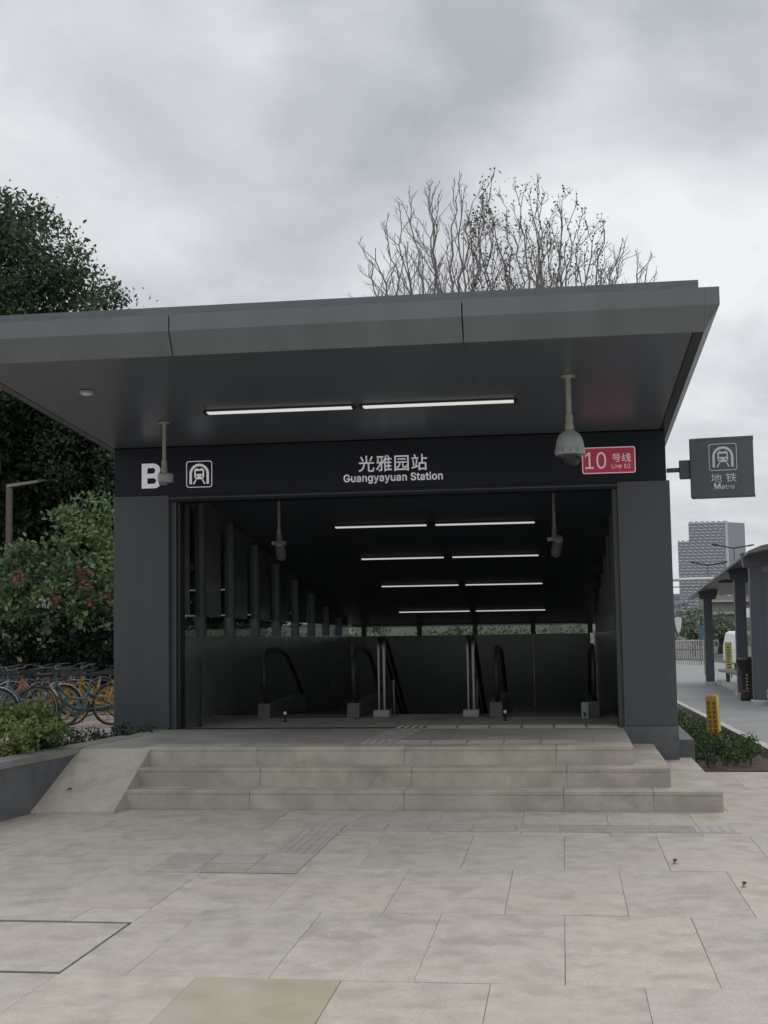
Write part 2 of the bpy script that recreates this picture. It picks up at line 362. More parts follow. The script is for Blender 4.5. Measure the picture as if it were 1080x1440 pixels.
M['leaf_cover'] = leaf_mat('ground_cover_leaves', [(0.015, 0.035, 0.018), (0.03, 0.06, 0.03), (0.05, 0.085, 0.04)])
M['leaf_hedge'] = leaf_mat('box_hedge_leaves', [(0.02, 0.045, 0.016), (0.045, 0.09, 0.03), (0.08, 0.14, 0.042), (0.12, 0.18, 0.06)])
M['leaf_far'] = leaf_mat('far_tree_leaves', [(0.07, 0.11, 0.065), (0.11, 0.16, 0.09), (0.16, 0.21, 0.12)])
M['leaf_olive'] = leaf_mat('sparse_olive_leaves', [(0.05, 0.06, 0.025), (0.075, 0.085, 0.035), (0.11, 0.12, 0.045)])
M['petal_red'] = leaf_mat('red_petals', [(0.17, 0.05, 0.045), (0.26, 0.09, 0.075), (0.34, 0.17, 0.13)])
M['petal_white'] = leaf_mat('white_petals', [(0.4, 0.42, 0.4), (0.55, 0.56, 0.52)])

# ------------------------------------------------------------------ text and flat emblems
def to_mesh_obj(cu, name, mt, parent, mw):
    tmp = bpy.data.objects.new('tmp', cu); COL.objects.link(tmp)
    dg = bpy.context.evaluated_depsgraph_get(); dg.update()
    me = bpy.data.meshes.new_from_object(tmp.evaluated_get(dg))
    bpy.data.objects.remove(tmp); bpy.data.curves.remove(cu)
    me.name = name; me.materials.clear(); me.materials.append(mt)
    o = bpy.data.objects.new(name, me); COL.objects.link(o)
    if parent: o.parent = parent
    o.matrix_basis = mw
    return o, me

FRONT = Matrix(((1,0,0,0),(0,0,-1,0),(0,1,0,0),(0,0,0,1)))   # curve XY -> world XZ, facing -Y

def _stand(om, w_, h_, cx, y, cz, depth):
    o, me = om
    co = np.empty(len(me.vertices)*3); me.vertices.foreach_get('co', co); co = co.reshape(-1, 3)
    mn, mx_ = co.min(0), co.max(0)
    co[:, 0] = (co[:, 0] - (mn[0]+mx_[0])/2) * w_ / (mx_[0]-mn[0])
    co[:, 1] = (co[:, 1] - (mn[1]+mx_[1])/2) * h_ / (mx_[1]-mn[1])
    nw = np.stack([co[:, 0], np.zeros(len(co)), co[:, 1]], 1)
    me.vertices.foreach_set('co', nw.astype(np.float32).ravel())
    bm = bmesh.new(); bm.from_mesh(me)
    r = bmesh.ops.extrude_face_region(bm, geom=bm.faces[:])
    bmesh.ops.translate(bm, verts=[v for v in r['geom'] if isinstance(v, bmesh.types.BMVert)], vec=(0, -depth, 0))
    bmesh.ops.recalc_face_normals(bm, faces=bm.faces[:]); bm.to_mesh(me); bm.free()
    o.location = (cx, y, cz)
    return o

def flat(name, loops, mt, parent, loc, depth=0.006):
    """Filled 2D outlines (inner loops become holes), given thickness; facing the street."""
    cu = bpy.data.curves.new(name, 'CURVE'); cu.dimensions = '2D'; cu.fill_mode = 'BOTH'; cu.extrude = depth/2
    for lp in loops:
        sp = cu.splines.new('POLY'); sp.points.add(len(lp)-1)
        for p, q in zip(sp.points, lp): p.co = (q[0], q[1], 0, 1)
        sp.use_cyclic_u = True
    mw = Matrix.Translation(loc) @ FRONT
    return to_mesh_obj(cu, name, mt, parent, mw)[0]

def text(name, s, w_, h_, cx, y, cz, mt, parent=None, bold=0.0, depth=0.006, spacing=1.0):
    """Lettering fitted into a w_ x h_ box centred on (cx, cz), standing on the plane y and facing the street."""
    cu = bpy.data.curves.new(name, 'FONT'); cu.body = s; cu.size = 1.0; cu.offset = bold; cu.extrude = 0.0; cu.resolution_u = 3
    cu.space_character = spacing
    return _stand(to_mesh_obj(cu, name, mt, parent, Matrix()), w_, h_, cx, y, cz, depth)

GLYPHS = {"B":[620,[[[0,0],[330,0],[387,8],[438,32],[481,70],[510,117],[524,172],[521,227],[502,280],[468,325],[422,358],[424,387],[459,422],[483,464],[494,511],[492,559],[475,604],[446,644],[407,674],[360,693],[310,700],[0,700]],[[140,122],[320,122],[358,133],[385,164],[395,205],[385,246],[358,277],[320,288],[140,288]],[[140,412],[300,412],[335,423],[361,454],[370,495],[361,536],[335,567],[300,578],[140,578]]]],"G":[520,[[[269,-7],[225,-3],[185,7],[149,25],[118,49],[91,79],[69,116],[53,157],[43,203],[40,254],[43,305],[53,352],[69,393],[91,429],[117,459],[149,484],[184,501],[223,512],[265,516],[291,514],[316,510],[340,504],[363,494],[384,483],[403,469],[421,453],[436,436],[449,416],[460,395],[468,373],[474,349],[408,349],[402,365],[395,379],[387,393],[378,406],[368,417],[356,427],[344,436],[330,443],[315,448],[300,453],[283,455],[265,456],[236,453],[209,445],[183,432],[160,414],[141,392],[125,364],[113,332],[106,295],[103,254],[106,213],[113,177],[125,145],[141,117],[161,95],[184,76],[210,63],[238,56],[269,53],[296,55],[322,61],[345,71],[365,85],[382,102],[396,123],[407,147],[413,173],[415,202],[434,199],[283,199],[283,256],[478,256],[478,200],[475,160],[466,124],[451,91],[431,62],[406,38],[377,19],[344,5],[308,-4]]]],"u":[410,[[[182,-5],[158,-3],[135,2],[115,11],[97,23],[82,39],[69,59],[60,82],[54,109],[53,139],[53,379],[114,379],[114,144],[116,117],[124,94],[137,75],[154,61],[175,53],[200,50],[218,51],[234,55],[249,62],[263,71],[274,83],[283,97],[290,113],[295,132],[296,153],[296,379],[357,379],[357,0],[298,0],[298,92],[307,92],[294,60],[277,35],[257,17],[234,5],[209,-3]]]],"a":[389,[[[160,-9],[137,-7],[115,-3],[94,5],[76,15],[60,29],[48,45],[38,63],[32,84],[30,108],[32,128],[36,146],[43,161],[53,174],[64,184],[78,193],[92,200],[108,206],[125,211],[143,214],[161,217],[178,220],[200,223],[218,225],[234,227],[247,229],[257,231],[265,235],[271,240],[274,246],[276,255],[276,257],[275,272],[272,285],[267,297],[260,307],[251,315],[240,322],[227,327],[212,330],[196,331],[178,330],[163,327],[149,322],[137,316],[127,309],[118,301],[110,292],[104,283],[100,274],[41,291],[51,313],[64,331],[79,346],[95,358],[114,368],[133,375],[153,380],[173,383],[194,384],[208,384],[223,382],[239,379],[255,375],[271,369],[286,360],[300,350],[312,336],[322,320],[330,301],[335,278],[337,251],[337,0],[277,0],[277,52],[272,52],[267,43],[260,34],[252,25],[242,16],[229,8],[215,1],[199,-4],[181,-7]],[[170,45],[192,47],[211,51],[228,59],[242,68],[254,80],[263,93],[270,108],[274,122],[276,138],[276,190],[272,187],[267,184],[259,182],[251,180],[241,178],[231,176],[221,174],[210,173],[200,171],[191,170],[182,169],[175,168],[161,166],[147,163],[134,159],[122,153],[112,147],[103,139],[97,130],[93,118],[92,105],[93,93],[96,82],[102,72],[109,64],[119,57],[130,52],[142,48],[156,46]]]],"n":[410,[[[114,227],[114,0],[53,0],[53,379],[112,379],[112,287],[102,287],[116,319],[132,344],[152,362],[175,374],[200,382],[227,384],[252,383],[275,377],[295,369],[313,356],[328,340],[341,321],[350,298],[355,271],[357,240],[357,0],[296,0],[296,235],[293,263],[286,286],[273,304],[256,318],[235,326],[210,329],[192,328],[176,324],[161,317],[147,308],[136,297],[126,283],[119,266],[115,248]]]],"g":[425,[[[207,-151],[180,-149],[156,-146],[134,-140],[114,-132],[97,-122],[82,-110],[70,-97],[59,-84],[51,-69],[101,-41],[107,-49],[114,-57],[122,-66],[131,-74],[142,-82],[154,-88],[169,-93],[187,-96],[207,-97],[236,-95],[261,-87],[282,-75],[298,-58],[308,-34],[311,-6],[311,68],[306,68],[301,60],[294,51],[287,41],[277,32],[266,23],[252,16],[236,10],[217,6],[195,5],[165,7],[138,14],[113,27],[90,43],[71,65],[55,90],[43,120],[36,154],[34,191],[36,229],[43,263],[55,293],[71,320],[90,342],[112,361],[138,374],[166,382],[196,384],[218,383],[237,379],[253,373],[267,365],[279,356],[288,346],[296,336],[302,327],[308,319],[313,319],[313,379],[372,379],[372,-9],[370,-40],[363,-67],[350,-90],[334,-109],[314,-124],[291,-136],[265,-144],[237,-149]],[[205,59],[227,61],[246,66],[264,75],[278,87],[290,103],[300,121],[307,142],[311,166],[312,193],[311,219],[307,242],[300,264],[291,283],[279,299],[264,312],[247,322],[227,328],[205,330],[182,328],[163,322],[145,312],[130,298],[118,282],[109,262],[102,241],[98,218],[96,193],[98,167],[102,144],[109,123],[118,104],[131,88],[145,76],[163,66],[183,61]]]],"y":[389,[[[47,-139],[61,-86],[71,-87],[83,-89],[94,-90],[104,-89],[113,-86],[122,-81],[130,-74],[138,-64],[145,-51],[151,-36],[163,-1],[17,379],[84,379],[165,155],[173,132],[180,109],[187,87],[193,64],[199,42],[206,21],[184,21],[190,42],[196,64],[202,87],[209,110],[216,132],[224,155],[305,379],[371,379],[204,-58],[196,-77],[187,-93],[177,-107],[165,-119],[153,-128],[139,-136],[125,-141],[109,-144],[91,-145],[82,-145],[73,-144],[65,-143],[57,-142],[52,-140]]]],"S":[447,[[[224,-9],[188,-7],[156,-1],[128,9],[102,23],[81,40],[64,60],[51,83],[42,109],[38,137],[104,137],[108,118],[114,102],[123,88],[136,76],[150,66],[166,59],[185,53],[204,50],[224,49],[246,50],[267,54],[286,60],[303,69],[317,79],[329,92],[338,106],[344,122],[346,139],[344,154],[340,168],[332,179],[322,189],[310,197],[296,205],[280,211],[263,217],[245,222],[184,239],[145,253],[112,269],[86,289],[67,313],[56,341],[52,372],[54,400],[62,425],[75,448],[92,468],[113,484],[138,498],[165,508],[195,514],[227,516],[259,514],[289,508],[316,498],[340,484],[360,468],[377,449],[390,427],[398,403],[401,378],[337,378],[332,402],[320,421],[302,437],[280,449],[254,456],[225,459],[204,457],[185,454],[167,448],[152,440],[139,430],[129,418],[121,405],[117,391],[115,376],[117,359],[122,345],[131,334],[142,324],[155,315],[169,308],[184,302],[198,297],[212,293],[264,279],[279,275],[295,270],[312,264],[328,256],[344,248],[359,238],[372,226],[384,213],[395,198],[402,180],[407,161],[408,139],[406,112],[399,87],[386,64],[370,43],[349,25],[323,11],[294,0],[261,-7]]]],"t":[227,[[[204,379],[204,327],[6,327],[6,379]],[[65,471],[126,471],[126,98],[127,83],[130,70],[136,61],[144,55],[156,51],[170,50],[175,50],[180,50],[185,51],[191,52],[197,53],[202,54],[213,2],[207,0],[200,-2],[192,-3],[184,-3],[176,-4],[168,-4],[138,-1],[113,7],[92,21],[77,41],[68,64],[65,93]]]],"i":[167,[[[53,0],[53,379],[114,379],[114,0]],[[84,443],[73,444],[63,448],[54,455],[47,463],[43,472],[41,483],[43,494],[47,504],[54,512],[63,518],[73,522],[84,524],[95,522],[105,518],[114,512],[121,504],[125,494],[126,483],[125,472],[121,463],[114,455],[105,448],[95,444]]]],"o":[415,[[[207,-8],[174,-5],[144,3],[117,16],[93,35],[72,58],[56,85],[44,116],[37,150],[34,187],[37,225],[44,260],[56,291],[72,318],[93,341],[117,360],[144,374],[174,382],[207,384],[241,382],[271,374],[299,360],[323,341],[343,318],[359,291],[371,260],[379,225],[381,187],[379,150],[371,116],[359,85],[343,58],[323,35],[299,16],[271,3],[241,-5]],[[207,46],[231,49],[252,55],[270,66],[285,80],[298,97],[307,117],[314,139],[318,163],[319,187],[318,212],[314,236],[307,258],[298,278],[285,296],[270,310],[252,321],[231,328],[207,330],[184,328],[163,321],[145,310],[130,296],[118,278],[108,258],[102,236],[98,212],[96,187],[98,163],[102,139],[108,117],[118,97],[130,80],[145,66],[163,55],[184,49]]]],"M":[690,[[[0,0],[115,0],[115,480],[280,0],[380,0],[545,480],[545,0],[660,0],[660,700],[500,700],[330,200],[160,700],[0,700]]]],"e":[430,[[[415,205],[409,257],[391,306],[362,349],[325,383],[280,407],[231,419],[181,418],[133,404],[90,379],[53,343],[26,299],[9,250],[5,197],[13,146],[32,97],[63,56],[101,23],[147,1],[196,-9],[246,-7],[293,9],[336,36],[278,88],[256,76],[233,69],[209,67],[184,70],[161,77],[140,90],[121,106],[105,126],[93,149],[86,178],[415,178]],[[92,258],[98,258],[114,289],[136,313],[164,331],[194,340],[226,340],[256,331],[284,313],[306,289],[322,258],[322,258]]]],"r":[259,[[[53,0],[53,379],[112,379],[112,321],[115,321],[124,339],[137,354],[152,367],[171,377],[191,383],[213,385],[218,385],[223,385],[229,384],[235,384],[240,384],[243,384],[243,322],[241,323],[236,324],[230,324],[223,325],[215,326],[207,326],[190,324],[174,321],[159,315],[146,306],[135,296],[126,284],[119,269],[115,254],[114,237],[114,0]]]],"L":[393,[[[60,0],[60,509],[125,509],[125,57],[361,57],[361,0]]]],"1":[453,[[[76,0],[76,55],[391,55],[391,0]],[[276,509],[276,0],[212,0],[212,448],[209,448],[86,358],[86,427],[198,509]]]],"0":[453,[[[227,-7],[191,-3],[158,7],[130,24],[105,48],[85,77],[69,113],[57,155],[50,202],[48,254],[50,306],[57,353],[69,395],[85,431],[106,461],[130,484],[159,502],[191,512],[227,516],[262,512],[295,502],[323,484],[348,461],[368,431],[384,395],[396,353],[403,306],[405,254],[403,202],[396,155],[384,113],[368,77],[348,48],[323,24],[295,7],[263,-3]],[[227,50],[250,52],[271,60],[290,74],[306,92],[320,116],[330,144],[338,176],[342,213],[344,254],[342,295],[338,332],[330,365],[320,393],[306,416],[290,435],[271,449],[250,457],[227,460],[203,457],[182,449],[163,435],[147,416],[134,393],[123,365],[115,332],[111,295],[109,254],[111,213],[115,176],[123,144],[134,116],[147,92],[163,74],[182,60],[203,52]]]]}

def lettering(name, s, w_, h_, cx, y, cz, mt, parent, bold=0.0, depth=0.006):
    """Grotesque lettering drawn from outlines, fitted into a w_ x h_ box and standing on the plane y."""
    cu = bpy.data.curves.new(name, 'CURVE'); cu.dimensions = '2D'; cu.fill_mode = 'BOTH'; cu.extrude = 0.0; cu.offset = bold
    pen = 0.0
    for ch in s:
        if ch == ' ': pen += 0.20; continue
        adv, loops = GLYPHS[ch]
        for lp in loops:
            sp = cu.splines.new('POLY'); sp.points.add(len(lp)-1)
            for p, q in zip(sp.points, lp): p.co = (pen + q[0]/1000, q[1]/1000, 0, 1)
            sp.use_cyclic_u = True
        pen += adv/1000 + bold*1.2
    return _stand(to_mesh_obj(cu, name, mt, parent, Matrix()), w_, h_, cx, y, cz, depth)

def rrect(x0, x1, y0, y1, r, n=5):
    P = []
    for cx, cy, a0 in ((x1-r, y1-r, 0), (x0+r, y1-r, 90), (x0+r, y0+r, 180), (x1-r, y0+r, 270)):
        for k in range(n+1):
            a = math.radians(a0 + 90*k/n); P.append((cx + r*math.cos(a), cy + r*math.sin(a)))
    return P

def circ(cx, cy, r, n=14): return [(cx + r*math.cos(2*math.pi*k/n), cy + r*math.sin(2*math.pi*k/n)) for k in range(n)]

def emblem(parent, S, loc, mt):
    """Train in a tunnel arch inside a rounded square frame of side S."""
    h = S/2
    flat('frame', [rrect(-h, h, -h, h, S*0.10), rrect(-h+S*.025, h-S*.025, -h+S*.025, h-S*.025, S*0.085)], mt, parent, loc)
    ro, ri = S*0.375, S*0.285; yc = S*0.02; yb = -S*0.37
    arch = [(-ro, yb)] + [(-ro*math.cos(math.pi*k/16), yc + ro*math.sin(math.pi*k/16)) for k in range(17)] + [(ro, yb), (ri, yb)] + \
           [(ri*math.cos(math.pi*k/16), yc + ri*math.sin(math.pi*k/16)) for k in range(17)] + [(-ri, yb)]
    flat('tunnel_arch', [arch], mt, parent, loc)
    body = [(-S*.19, -S*.10), (-S*.13, -S*.19), (S*.13, -S*.19), (S*.19, -S*.10), (S*.185, S*.17), (S*.11, S*.225), (S*.06, S*.225), (S*.06, S*.195), (-S*.06, S*.195), (-S*.06, S*.225), (-S*.11, S*.225), (-S*.185, S*.17)]
    flat('train_front', [body, rrect(-S*.135, S*.135, S*.005, S*.125, S*.02), circ(-S*.105, -S*.085, S*.036), circ(S*.105, -S*.085, S*.036)], mt, parent, loc)
    for sx in (-1, 1):
        flat('rail', [[(sx*S*.10, -S*.205), (sx*S*.15, -S*.205), (sx*S*.245, -S*.37), (sx*S*.185, -S*.37)][::sx]], mt, parent, loc)

# ------------------------------------------------------------------ vegetation
RNG = np.random.default_rng(7)
def leaf_mesh(name, pts, size, rng, droop=0.3, aspect=0.5, up=0.5):
    """One small folded leaf (two triangles) at each point."""
    n = len(pts)
    d = rng.normal(size=(n, 3)); d[:, 2] -= droop; d /= np.linalg.norm(d, axis=1)[:, None]
    nrm = rng.normal(size=(n, 3)); nrm[:, 2] += up; nrm -= (nrm*d).sum(1)[:, None]*d; nrm /= np.linalg.norm(nrm, axis=1)[:, None]
    s = np.cross(d, nrm)
    L = (size * rng.uniform(0.6, 1.35, n))[:, None]; W = L*aspect
    V = np.empty((n, 4, 3))
    V[:, 0] = pts; V[:, 1] = pts + d*L*0.55 + s*W*0.5 + nrm*W*0.18; V[:, 2] = pts + d*L; V[:, 3] = pts + d*L*0.55 - s*W*0.5 + nrm*W*0.18
    me = bpy.data.meshes.new(name)
    me.vertices.add(n*4); me.vertices.foreach_set('co', V.astype(np.float32).ravel())
    i = (np.arange(n)*4)[:, None]
    tri = np.concatenate([i, i+1, i+2, i, i+2, i+3], 1).reshape(-1).astype(np.int32)
    me.loops.add(n*6); me.loops.foreach_set('vertex_index', tri)
    me.polygons.add(n*2); me.polygons.foreach_set('loop_start', (np.arange(n*2)*3).astype(np.int32))
    me.update(calc_edges=True)
    return me

def clump_points(lobes, per, nclump, crad, rng, shell=0.55):
    """Leaf positions gathered in clumps spread through ellipsoid lobes [(centre, (rx,ry,rz)), ...]."""
    out_ = []
    for c, r in lobes:
        r = np.array(r if hasattr(r, '__len__') else (r, r, r), float)
        k = max(3, int(nclump * (r[0]*r[1]*r[2])**(2/3)))
        v = rng.normal(size=(k, 3)); v /= np.linalg.norm(v, axis=1)[:, None]
        rad = rng.uniform(shell, 1.0, k)**0.6
        cc = np.array(c) + v*r*rad[:, None]
        cr_ = crad * rng.uniform(0.5, 1.3, k)
        nn_ = np.maximum(3, (per * (cr_/crad)**2).astype(int))
        for q in range(k):
            g = rng.normal(size=(nn_[q], 3)) * cr_[q] * 0.55; g[:, 2] *= 0.75
            out_.append(cc[q] + g)
    return np.concatenate(out_)

def limb(bm_, p0, p1, r0, r1, rng, n=6, wob=0.08, seg=5):
    p0, p1 = Vector(p0), Vector(p1); L = (p1-p0).length
    pts = []
    for k in range(seg+1):
        t = k/seg; q = p0.lerp(p1, t)
        if 0 < k < seg: q += Vector(rng.normal(size=3)) * L * wob * 0.5
        pts.append(q)
    bm_.tube(pts, [r0 + (r1-r0)*k/seg for k in range(seg+1)], n)
    return pts

def leafy_tree(name, label, base, lobes, leafmat, size, per, nclump, crad, rng, trunk_r=0.2, cat='tree', group=None, shell=0.5, barkmat=None, fork=0.35):
    t = thing(name, label, cat, base, 0, group)
    B = Vector(base)
    rel = [(Vector(c)-B, r) for c, r in lobes]
    mb = MB()
    top = sum((c for c, _ in rel), Vector())/len(rel)
    f = Vector((top.x*0.15, top.y*0.15, max(0.3, top.z*fork)))
    limb(mb, (0, 0, -0.1), f, trunk_r, trunk_r*0.7, rng, 10, 0.03)
    for c, r in rel:
        limb(mb, f, c, trunk_r*0.5, trunk_r*0.15, rng, 6, 0.1)
    mb.build('trunk', barkmat or M['bark_dark'], t, True)
    pts = clump_points([(tuple(c), r) for c, r in rel], per, nclump, crad, rng, shell)
    link_mesh('crown', leaf_mesh('crown', pts, size, rng), leafmat, t)
    return t

# =================================================================== SETTING: ground
def sheet(name, xs, ys, dz, mt, kind='structure'):
    """A ground sheet following the fall of the street."""
    mb = MB()
    g = [[mb.bm.verts.new((x_, y_, gz(y_) + dz)) for x_ in xs] for y_ in ys]
    for j in range(len(ys)-1):
        for i in range(len(xs)-1): mb.bm.faces.new((g[j][i], g[j][i+1], g[j+1][i+1], g[j+1][i]))
    o = mb.build(name, mt); return tag(o, kind=kind)
gmb = MB()
xs, ys = (-3000, -26, -4.6, 0.3, 3000), (-400, 12.36, 13.0, 24.6, 95, 3500)
gv = {}
for i, x_ in enumerate(xs):
    for j, y_ in enumerate(ys): gv[i, j] = gmb.bm.verts.new((x_, y_, gz(y_) - 0.05))
for i in range(len(xs)-1):
    for j in range(len(ys)-1):
        if i == 2 and j == 2: continue            # the stairwell opening
        gmb.bm.faces.new((gv[i, j], gv[i+1, j], gv[i+1, j+1], gv[i, j+1]))
tag(gmb.build('ground', M['litter']), kind='structure')
sheet('left_pavement', (-26, -4.55), (12.2, 18, 24, 34), -0.012, M['pink_paving'])
sheet('path', (2.2, 3.80), (12.37, 20, 40, 70, 95), 0.0, M['pave_grey'])
sheet('shelter_platform', (3.80, 5, 7.2), (12.37, 20, 40, 56), -0.004, M['pave_grey'])
sheet('far_pavement', (3.72, 9.5), (56, 80, 95), -0.004, M['pave_grey'])
sheet('road', (7.2, 24), (-60, 12.37, 40, 56), -0.10 + 0.07, M['asphalt'])
sheet('road', (9.5, 26), (56, 95, 600), -0.03, M['asphalt'])

# plaza: stone slabs laid one by one near the steps, one sheet beyond
plaza = tag(MB().box(-5.53, 3.36, 1.70, 12.36, -0.048, -0.022).build('plaza', M['mortar']), kind='structure')
pl = MB()
for x0, x1, y0, y1 in ((-40, 40, -60, 1.70), (-40, -5.53, 1.70, 12.2), (3.36, 7.2, 1.70, 12.36)):
    pl.quad((x0, y0, -0.004), (x1, y0, -0.004), (x1, y1, -0.004), (x0, y1, -0.004))
tag(pl.build('plaza_surround', M['paving']), kind='structure')
R = random.Random(11)
_cache = {}
def slab(name, x0, x1, y0, y1, ztop, mt, parent, th=0.022, gap=0.0022, bev=0.0011, jit=0.0012):
    key = (name, round(x1-x0, 4), round(y1-y0, 4), mt.name, th)
    if key not in _cache:
        hx, hy = (x1-x0)/2 - gap/2, (y1-y0)/2 - gap/2
        me = MB().box(-hx, hx, -hy, hy, -th, 0, bev).mesh(name); me.materials.append(mt); _cache[key] = me
    o = link_mesh(name, _cache[key], None, parent)
    o.location = Vector(((x0+x1)/2, (y0+y1)/2, ztop + R.uniform(-jit, jit))) - (parent.location if parent else Vector())
    o.rotation_euler = (R.uniform(-.0012, .0012), R.uniform(-.0012, .0012), R.uniform(-.001, .001))
    return o
rows = [1.75, 2.90, 4.06, 5.22, 6.43, 7.57, 8.75, 9.83]
for j in range(len(rows)-1):
    ph = -0.03 if j in (3, 5) else 0.28
    if j == 1: ph = -0.03
    k0 = math.floor((-5.5 - ph)/0.606)
    for k in range(k0, 12):
        x0 = ph + 0.606*k; x1 = x0 + 0.606
        if x1 > 3.35: break
        y0, y1 = rows[j], rows[j+1]
        if j == 3 and -3.70 < x0 < -2.40:
            if x0 < -2.5: slab('paving_slab', x0, x1, 6.14, y1, 0, M['paving'], plaza); 
            else:
                slab('paving_slab', x0, -2.135, 6.14, y1, 0, M['paving'], plaza); slab('paving_slab', -2.135, x1, y0, y1, 0, M['paving'], plaza)
            continue
        olive = (j == 2 and abs(x0 + 1.538) < 0.02)
        slab('paving_slab', x0, x1, y0, y1, 0, M['paving_olive'] if olive else M['paving'], plaza)
for y0, y1, ph in ((9.83, 11.1, -0.03), (11.1, 12.36, 0.28)):
    for k in range(1, 6):
        x0 = ph + 0.606*k
        if x0 > 0.4 and x0 < 3.0: slab('paving_slab', x0, x0+0.606, y0, y1, 0, M['paving'], plaza)
# inspection cover let into the paving
ac = thing('access_cover', 'paved inspection cover with a wide dark joint round it, let into the paving at left', 'access cover', (-2.9, 5.68, -0.02))
fr = MB()
for b in ((-0.775, -0.758, -0.45, 0.45), (0.758, 0.775, -0.45, 0.45), (-0.758, 0.758, -0.45, -0.435), (-0.758, 0.758, 0.435, 0.45)):
    fr.box(b[0], b[1], b[2], b[3], -0.018, 0.016)
fr.build('cover_frame', M['dark'], ac)
slab('cover_slab', -3.655, -2.79, 5.252, 6.108, -0.0015, M['paving'], ac)
slab('cover_slab', -2.79, -2.147, 5.252, 6.108, -0.0015, M['paving'], ac)

# tactile paving: ribbed and domed tiles
def tactile_mesh(kind):
    mb = MB().box(-.149, .149, -.149, .149, -0.004, 0.002, 0.001)
    if kind == 'rib':
        for k in range(5): mb.box(-.14, .14, -.115 + .0575*k - .011, -.115 + .0575*k + .011, 0.001, 0.0065, 0.002)
    else:
        for i in range(4):
            for k in range(4): mb.lathe([(.020, .001), (.017, .006), (.010, .0075)], (-.105+.07*i, -.105+.07*k, 0), 8)
    me = mb.mesh('tactile_tile'); me.materials.append(M['tactile']); return me
T_RIB, T_DOT = tactile_mesh('rib'), tactile_mesh('dot')
def tactile(x_, y_, z, me, turn, parent):
    o = link_mesh('tactile_tile', me, None, parent); o.location = Vector((x_, y_, z + 0.0045)) - parent.location
    o.rotation_euler = (0, 0, math.pi/2 if turn else 0)
for k in range(9): tactile(-1.423 + .303*k, 9.03, 0, T_RIB if k < 8 else T_DOT, False, plaza)
for k in range(5): tactile(-1.728, 9.03 - .303*k, 0, T_DOT if k in (0, 4) else T_RIB, True, plaza)
for k in range(2): tactile(-2.032 - .303*k, 7.818, 0, T_RIB, False, plaza)
for k in range(3): tactile(-1.728 - .303*k, 7.515, 0, T_RIB, False, plaza)
# =================================================================== ENTRANCE STEPS
Z1, Z2, ZL = 0.150, 0.295, 0.437
FY = 12.03                                            # front plane of the piers
st = thing('entrance_steps', 'three worn pale granite steps up to the station landing', 'steps', (-1.2, 9.84, 0))
def sw(o): o.location = o.location - st.location; return o
XL = -3.50
joints = [XL, -2.47, -1.25, -0.03]
def stepcourse(y0, z0, z1, xr, yb, jo):
    js = [XL] + [j + jo for j in joints[1:]] + [xr]
    for a, b in zip(js, js[1:]):
        if b - a > 1.15 and b == xr and xr > 0.9: bs = [(a, 0.64), (0.64, b)]
        else: bs = [(a, b)]
        for c, d in bs:
            mb = MB().box(c+.0012, d-.0012, y0+.001, yb, z0, z1-.032)
            mb.box(c+.0012, d-.0012, y0-.002, yb, z1-.0318, z1, 0.005)
            sw(mb.build('step_stone', M['step'], st))
stepcourse(9.84, -0.02, Z1, 1.15, 10.12, 0.0)
stepcourse(10.08, 0.10, Z2, 0.79, 10.36, 0.03)
stepcourse(10.32, 0.25, ZL, 0.53, 10.62, -0.05)
# the courses return round the right-hand end
for x0, x1, y0, z0, z1 in ((0.56, 1.15, 10.122, -0.02, Z1), (0.36, 0.79, 10.362, 0.10, Z2)):
    for a, b in ((y0, 11.2), (11.202, 12.6)):
        mb = MB().box(x0, x1-.004, a, b-.002, z0, z1-.032); mb.box(x0, x1+.006, a, b-.002, z1-.0318, z1, 0.006)
        sw(mb.build('step_stone', M['step'], st))
mb = MB().box(-4.0, 0.5, 10.40, 13.95, -0.02, ZL-0.0235); sw(mb.build('landing_base', M['mortar'], st))
for j, (y0, y1) in enumerate(((10.622, 11.22), (11.22, 11.82), (11.82, 12.42), (12.42, 13.02), (13.02, 13.62), (13.62, 13.95))):
    x0 = 0.53
    while x0 > -4.0:
        x1 = max(x0 - 0.606*(1 if (j % 2 or x0 < 0.53) else 0.5), -4.02)
        slab('landing_slab', x1, x0, y0, y1, ZL, M['landing'], st, jit=0.0006)
        x0 = x1
slab('landing_slab', -4.02, -3.5, 10.322, 10.622, ZL, M['landing'], st, jit=0)
for k in range(5): tactile(-1.27 + .303*k, 10.68, ZL, T_RIB, False, st)
for k in range(6): tactile(-1.573 + .02*k, 10.68 + .303*k, ZL, T_DOT if k in (0, 5) else T_RIB, True, st)
for k in range(6): tactile(-1.17 + .303*k, 12.195, ZL, T_RIB, False, st)
# sloping cheek at the left end
sw(MB().hexa([(-4.24, 9.58, -0.02), (-3.495, 9.60, -0.02), (-3.435, 10.34, -0.02), (-4.07, 10.34, -0.02),
              (-4.24, 9.58, 0.012), (-3.495, 9.60, 0.012), (-3.435, 10.318, ZL-0.006), (-4.07, 10.318, ZL-0.006)]).build('cheek_slab', M['paving'], st))

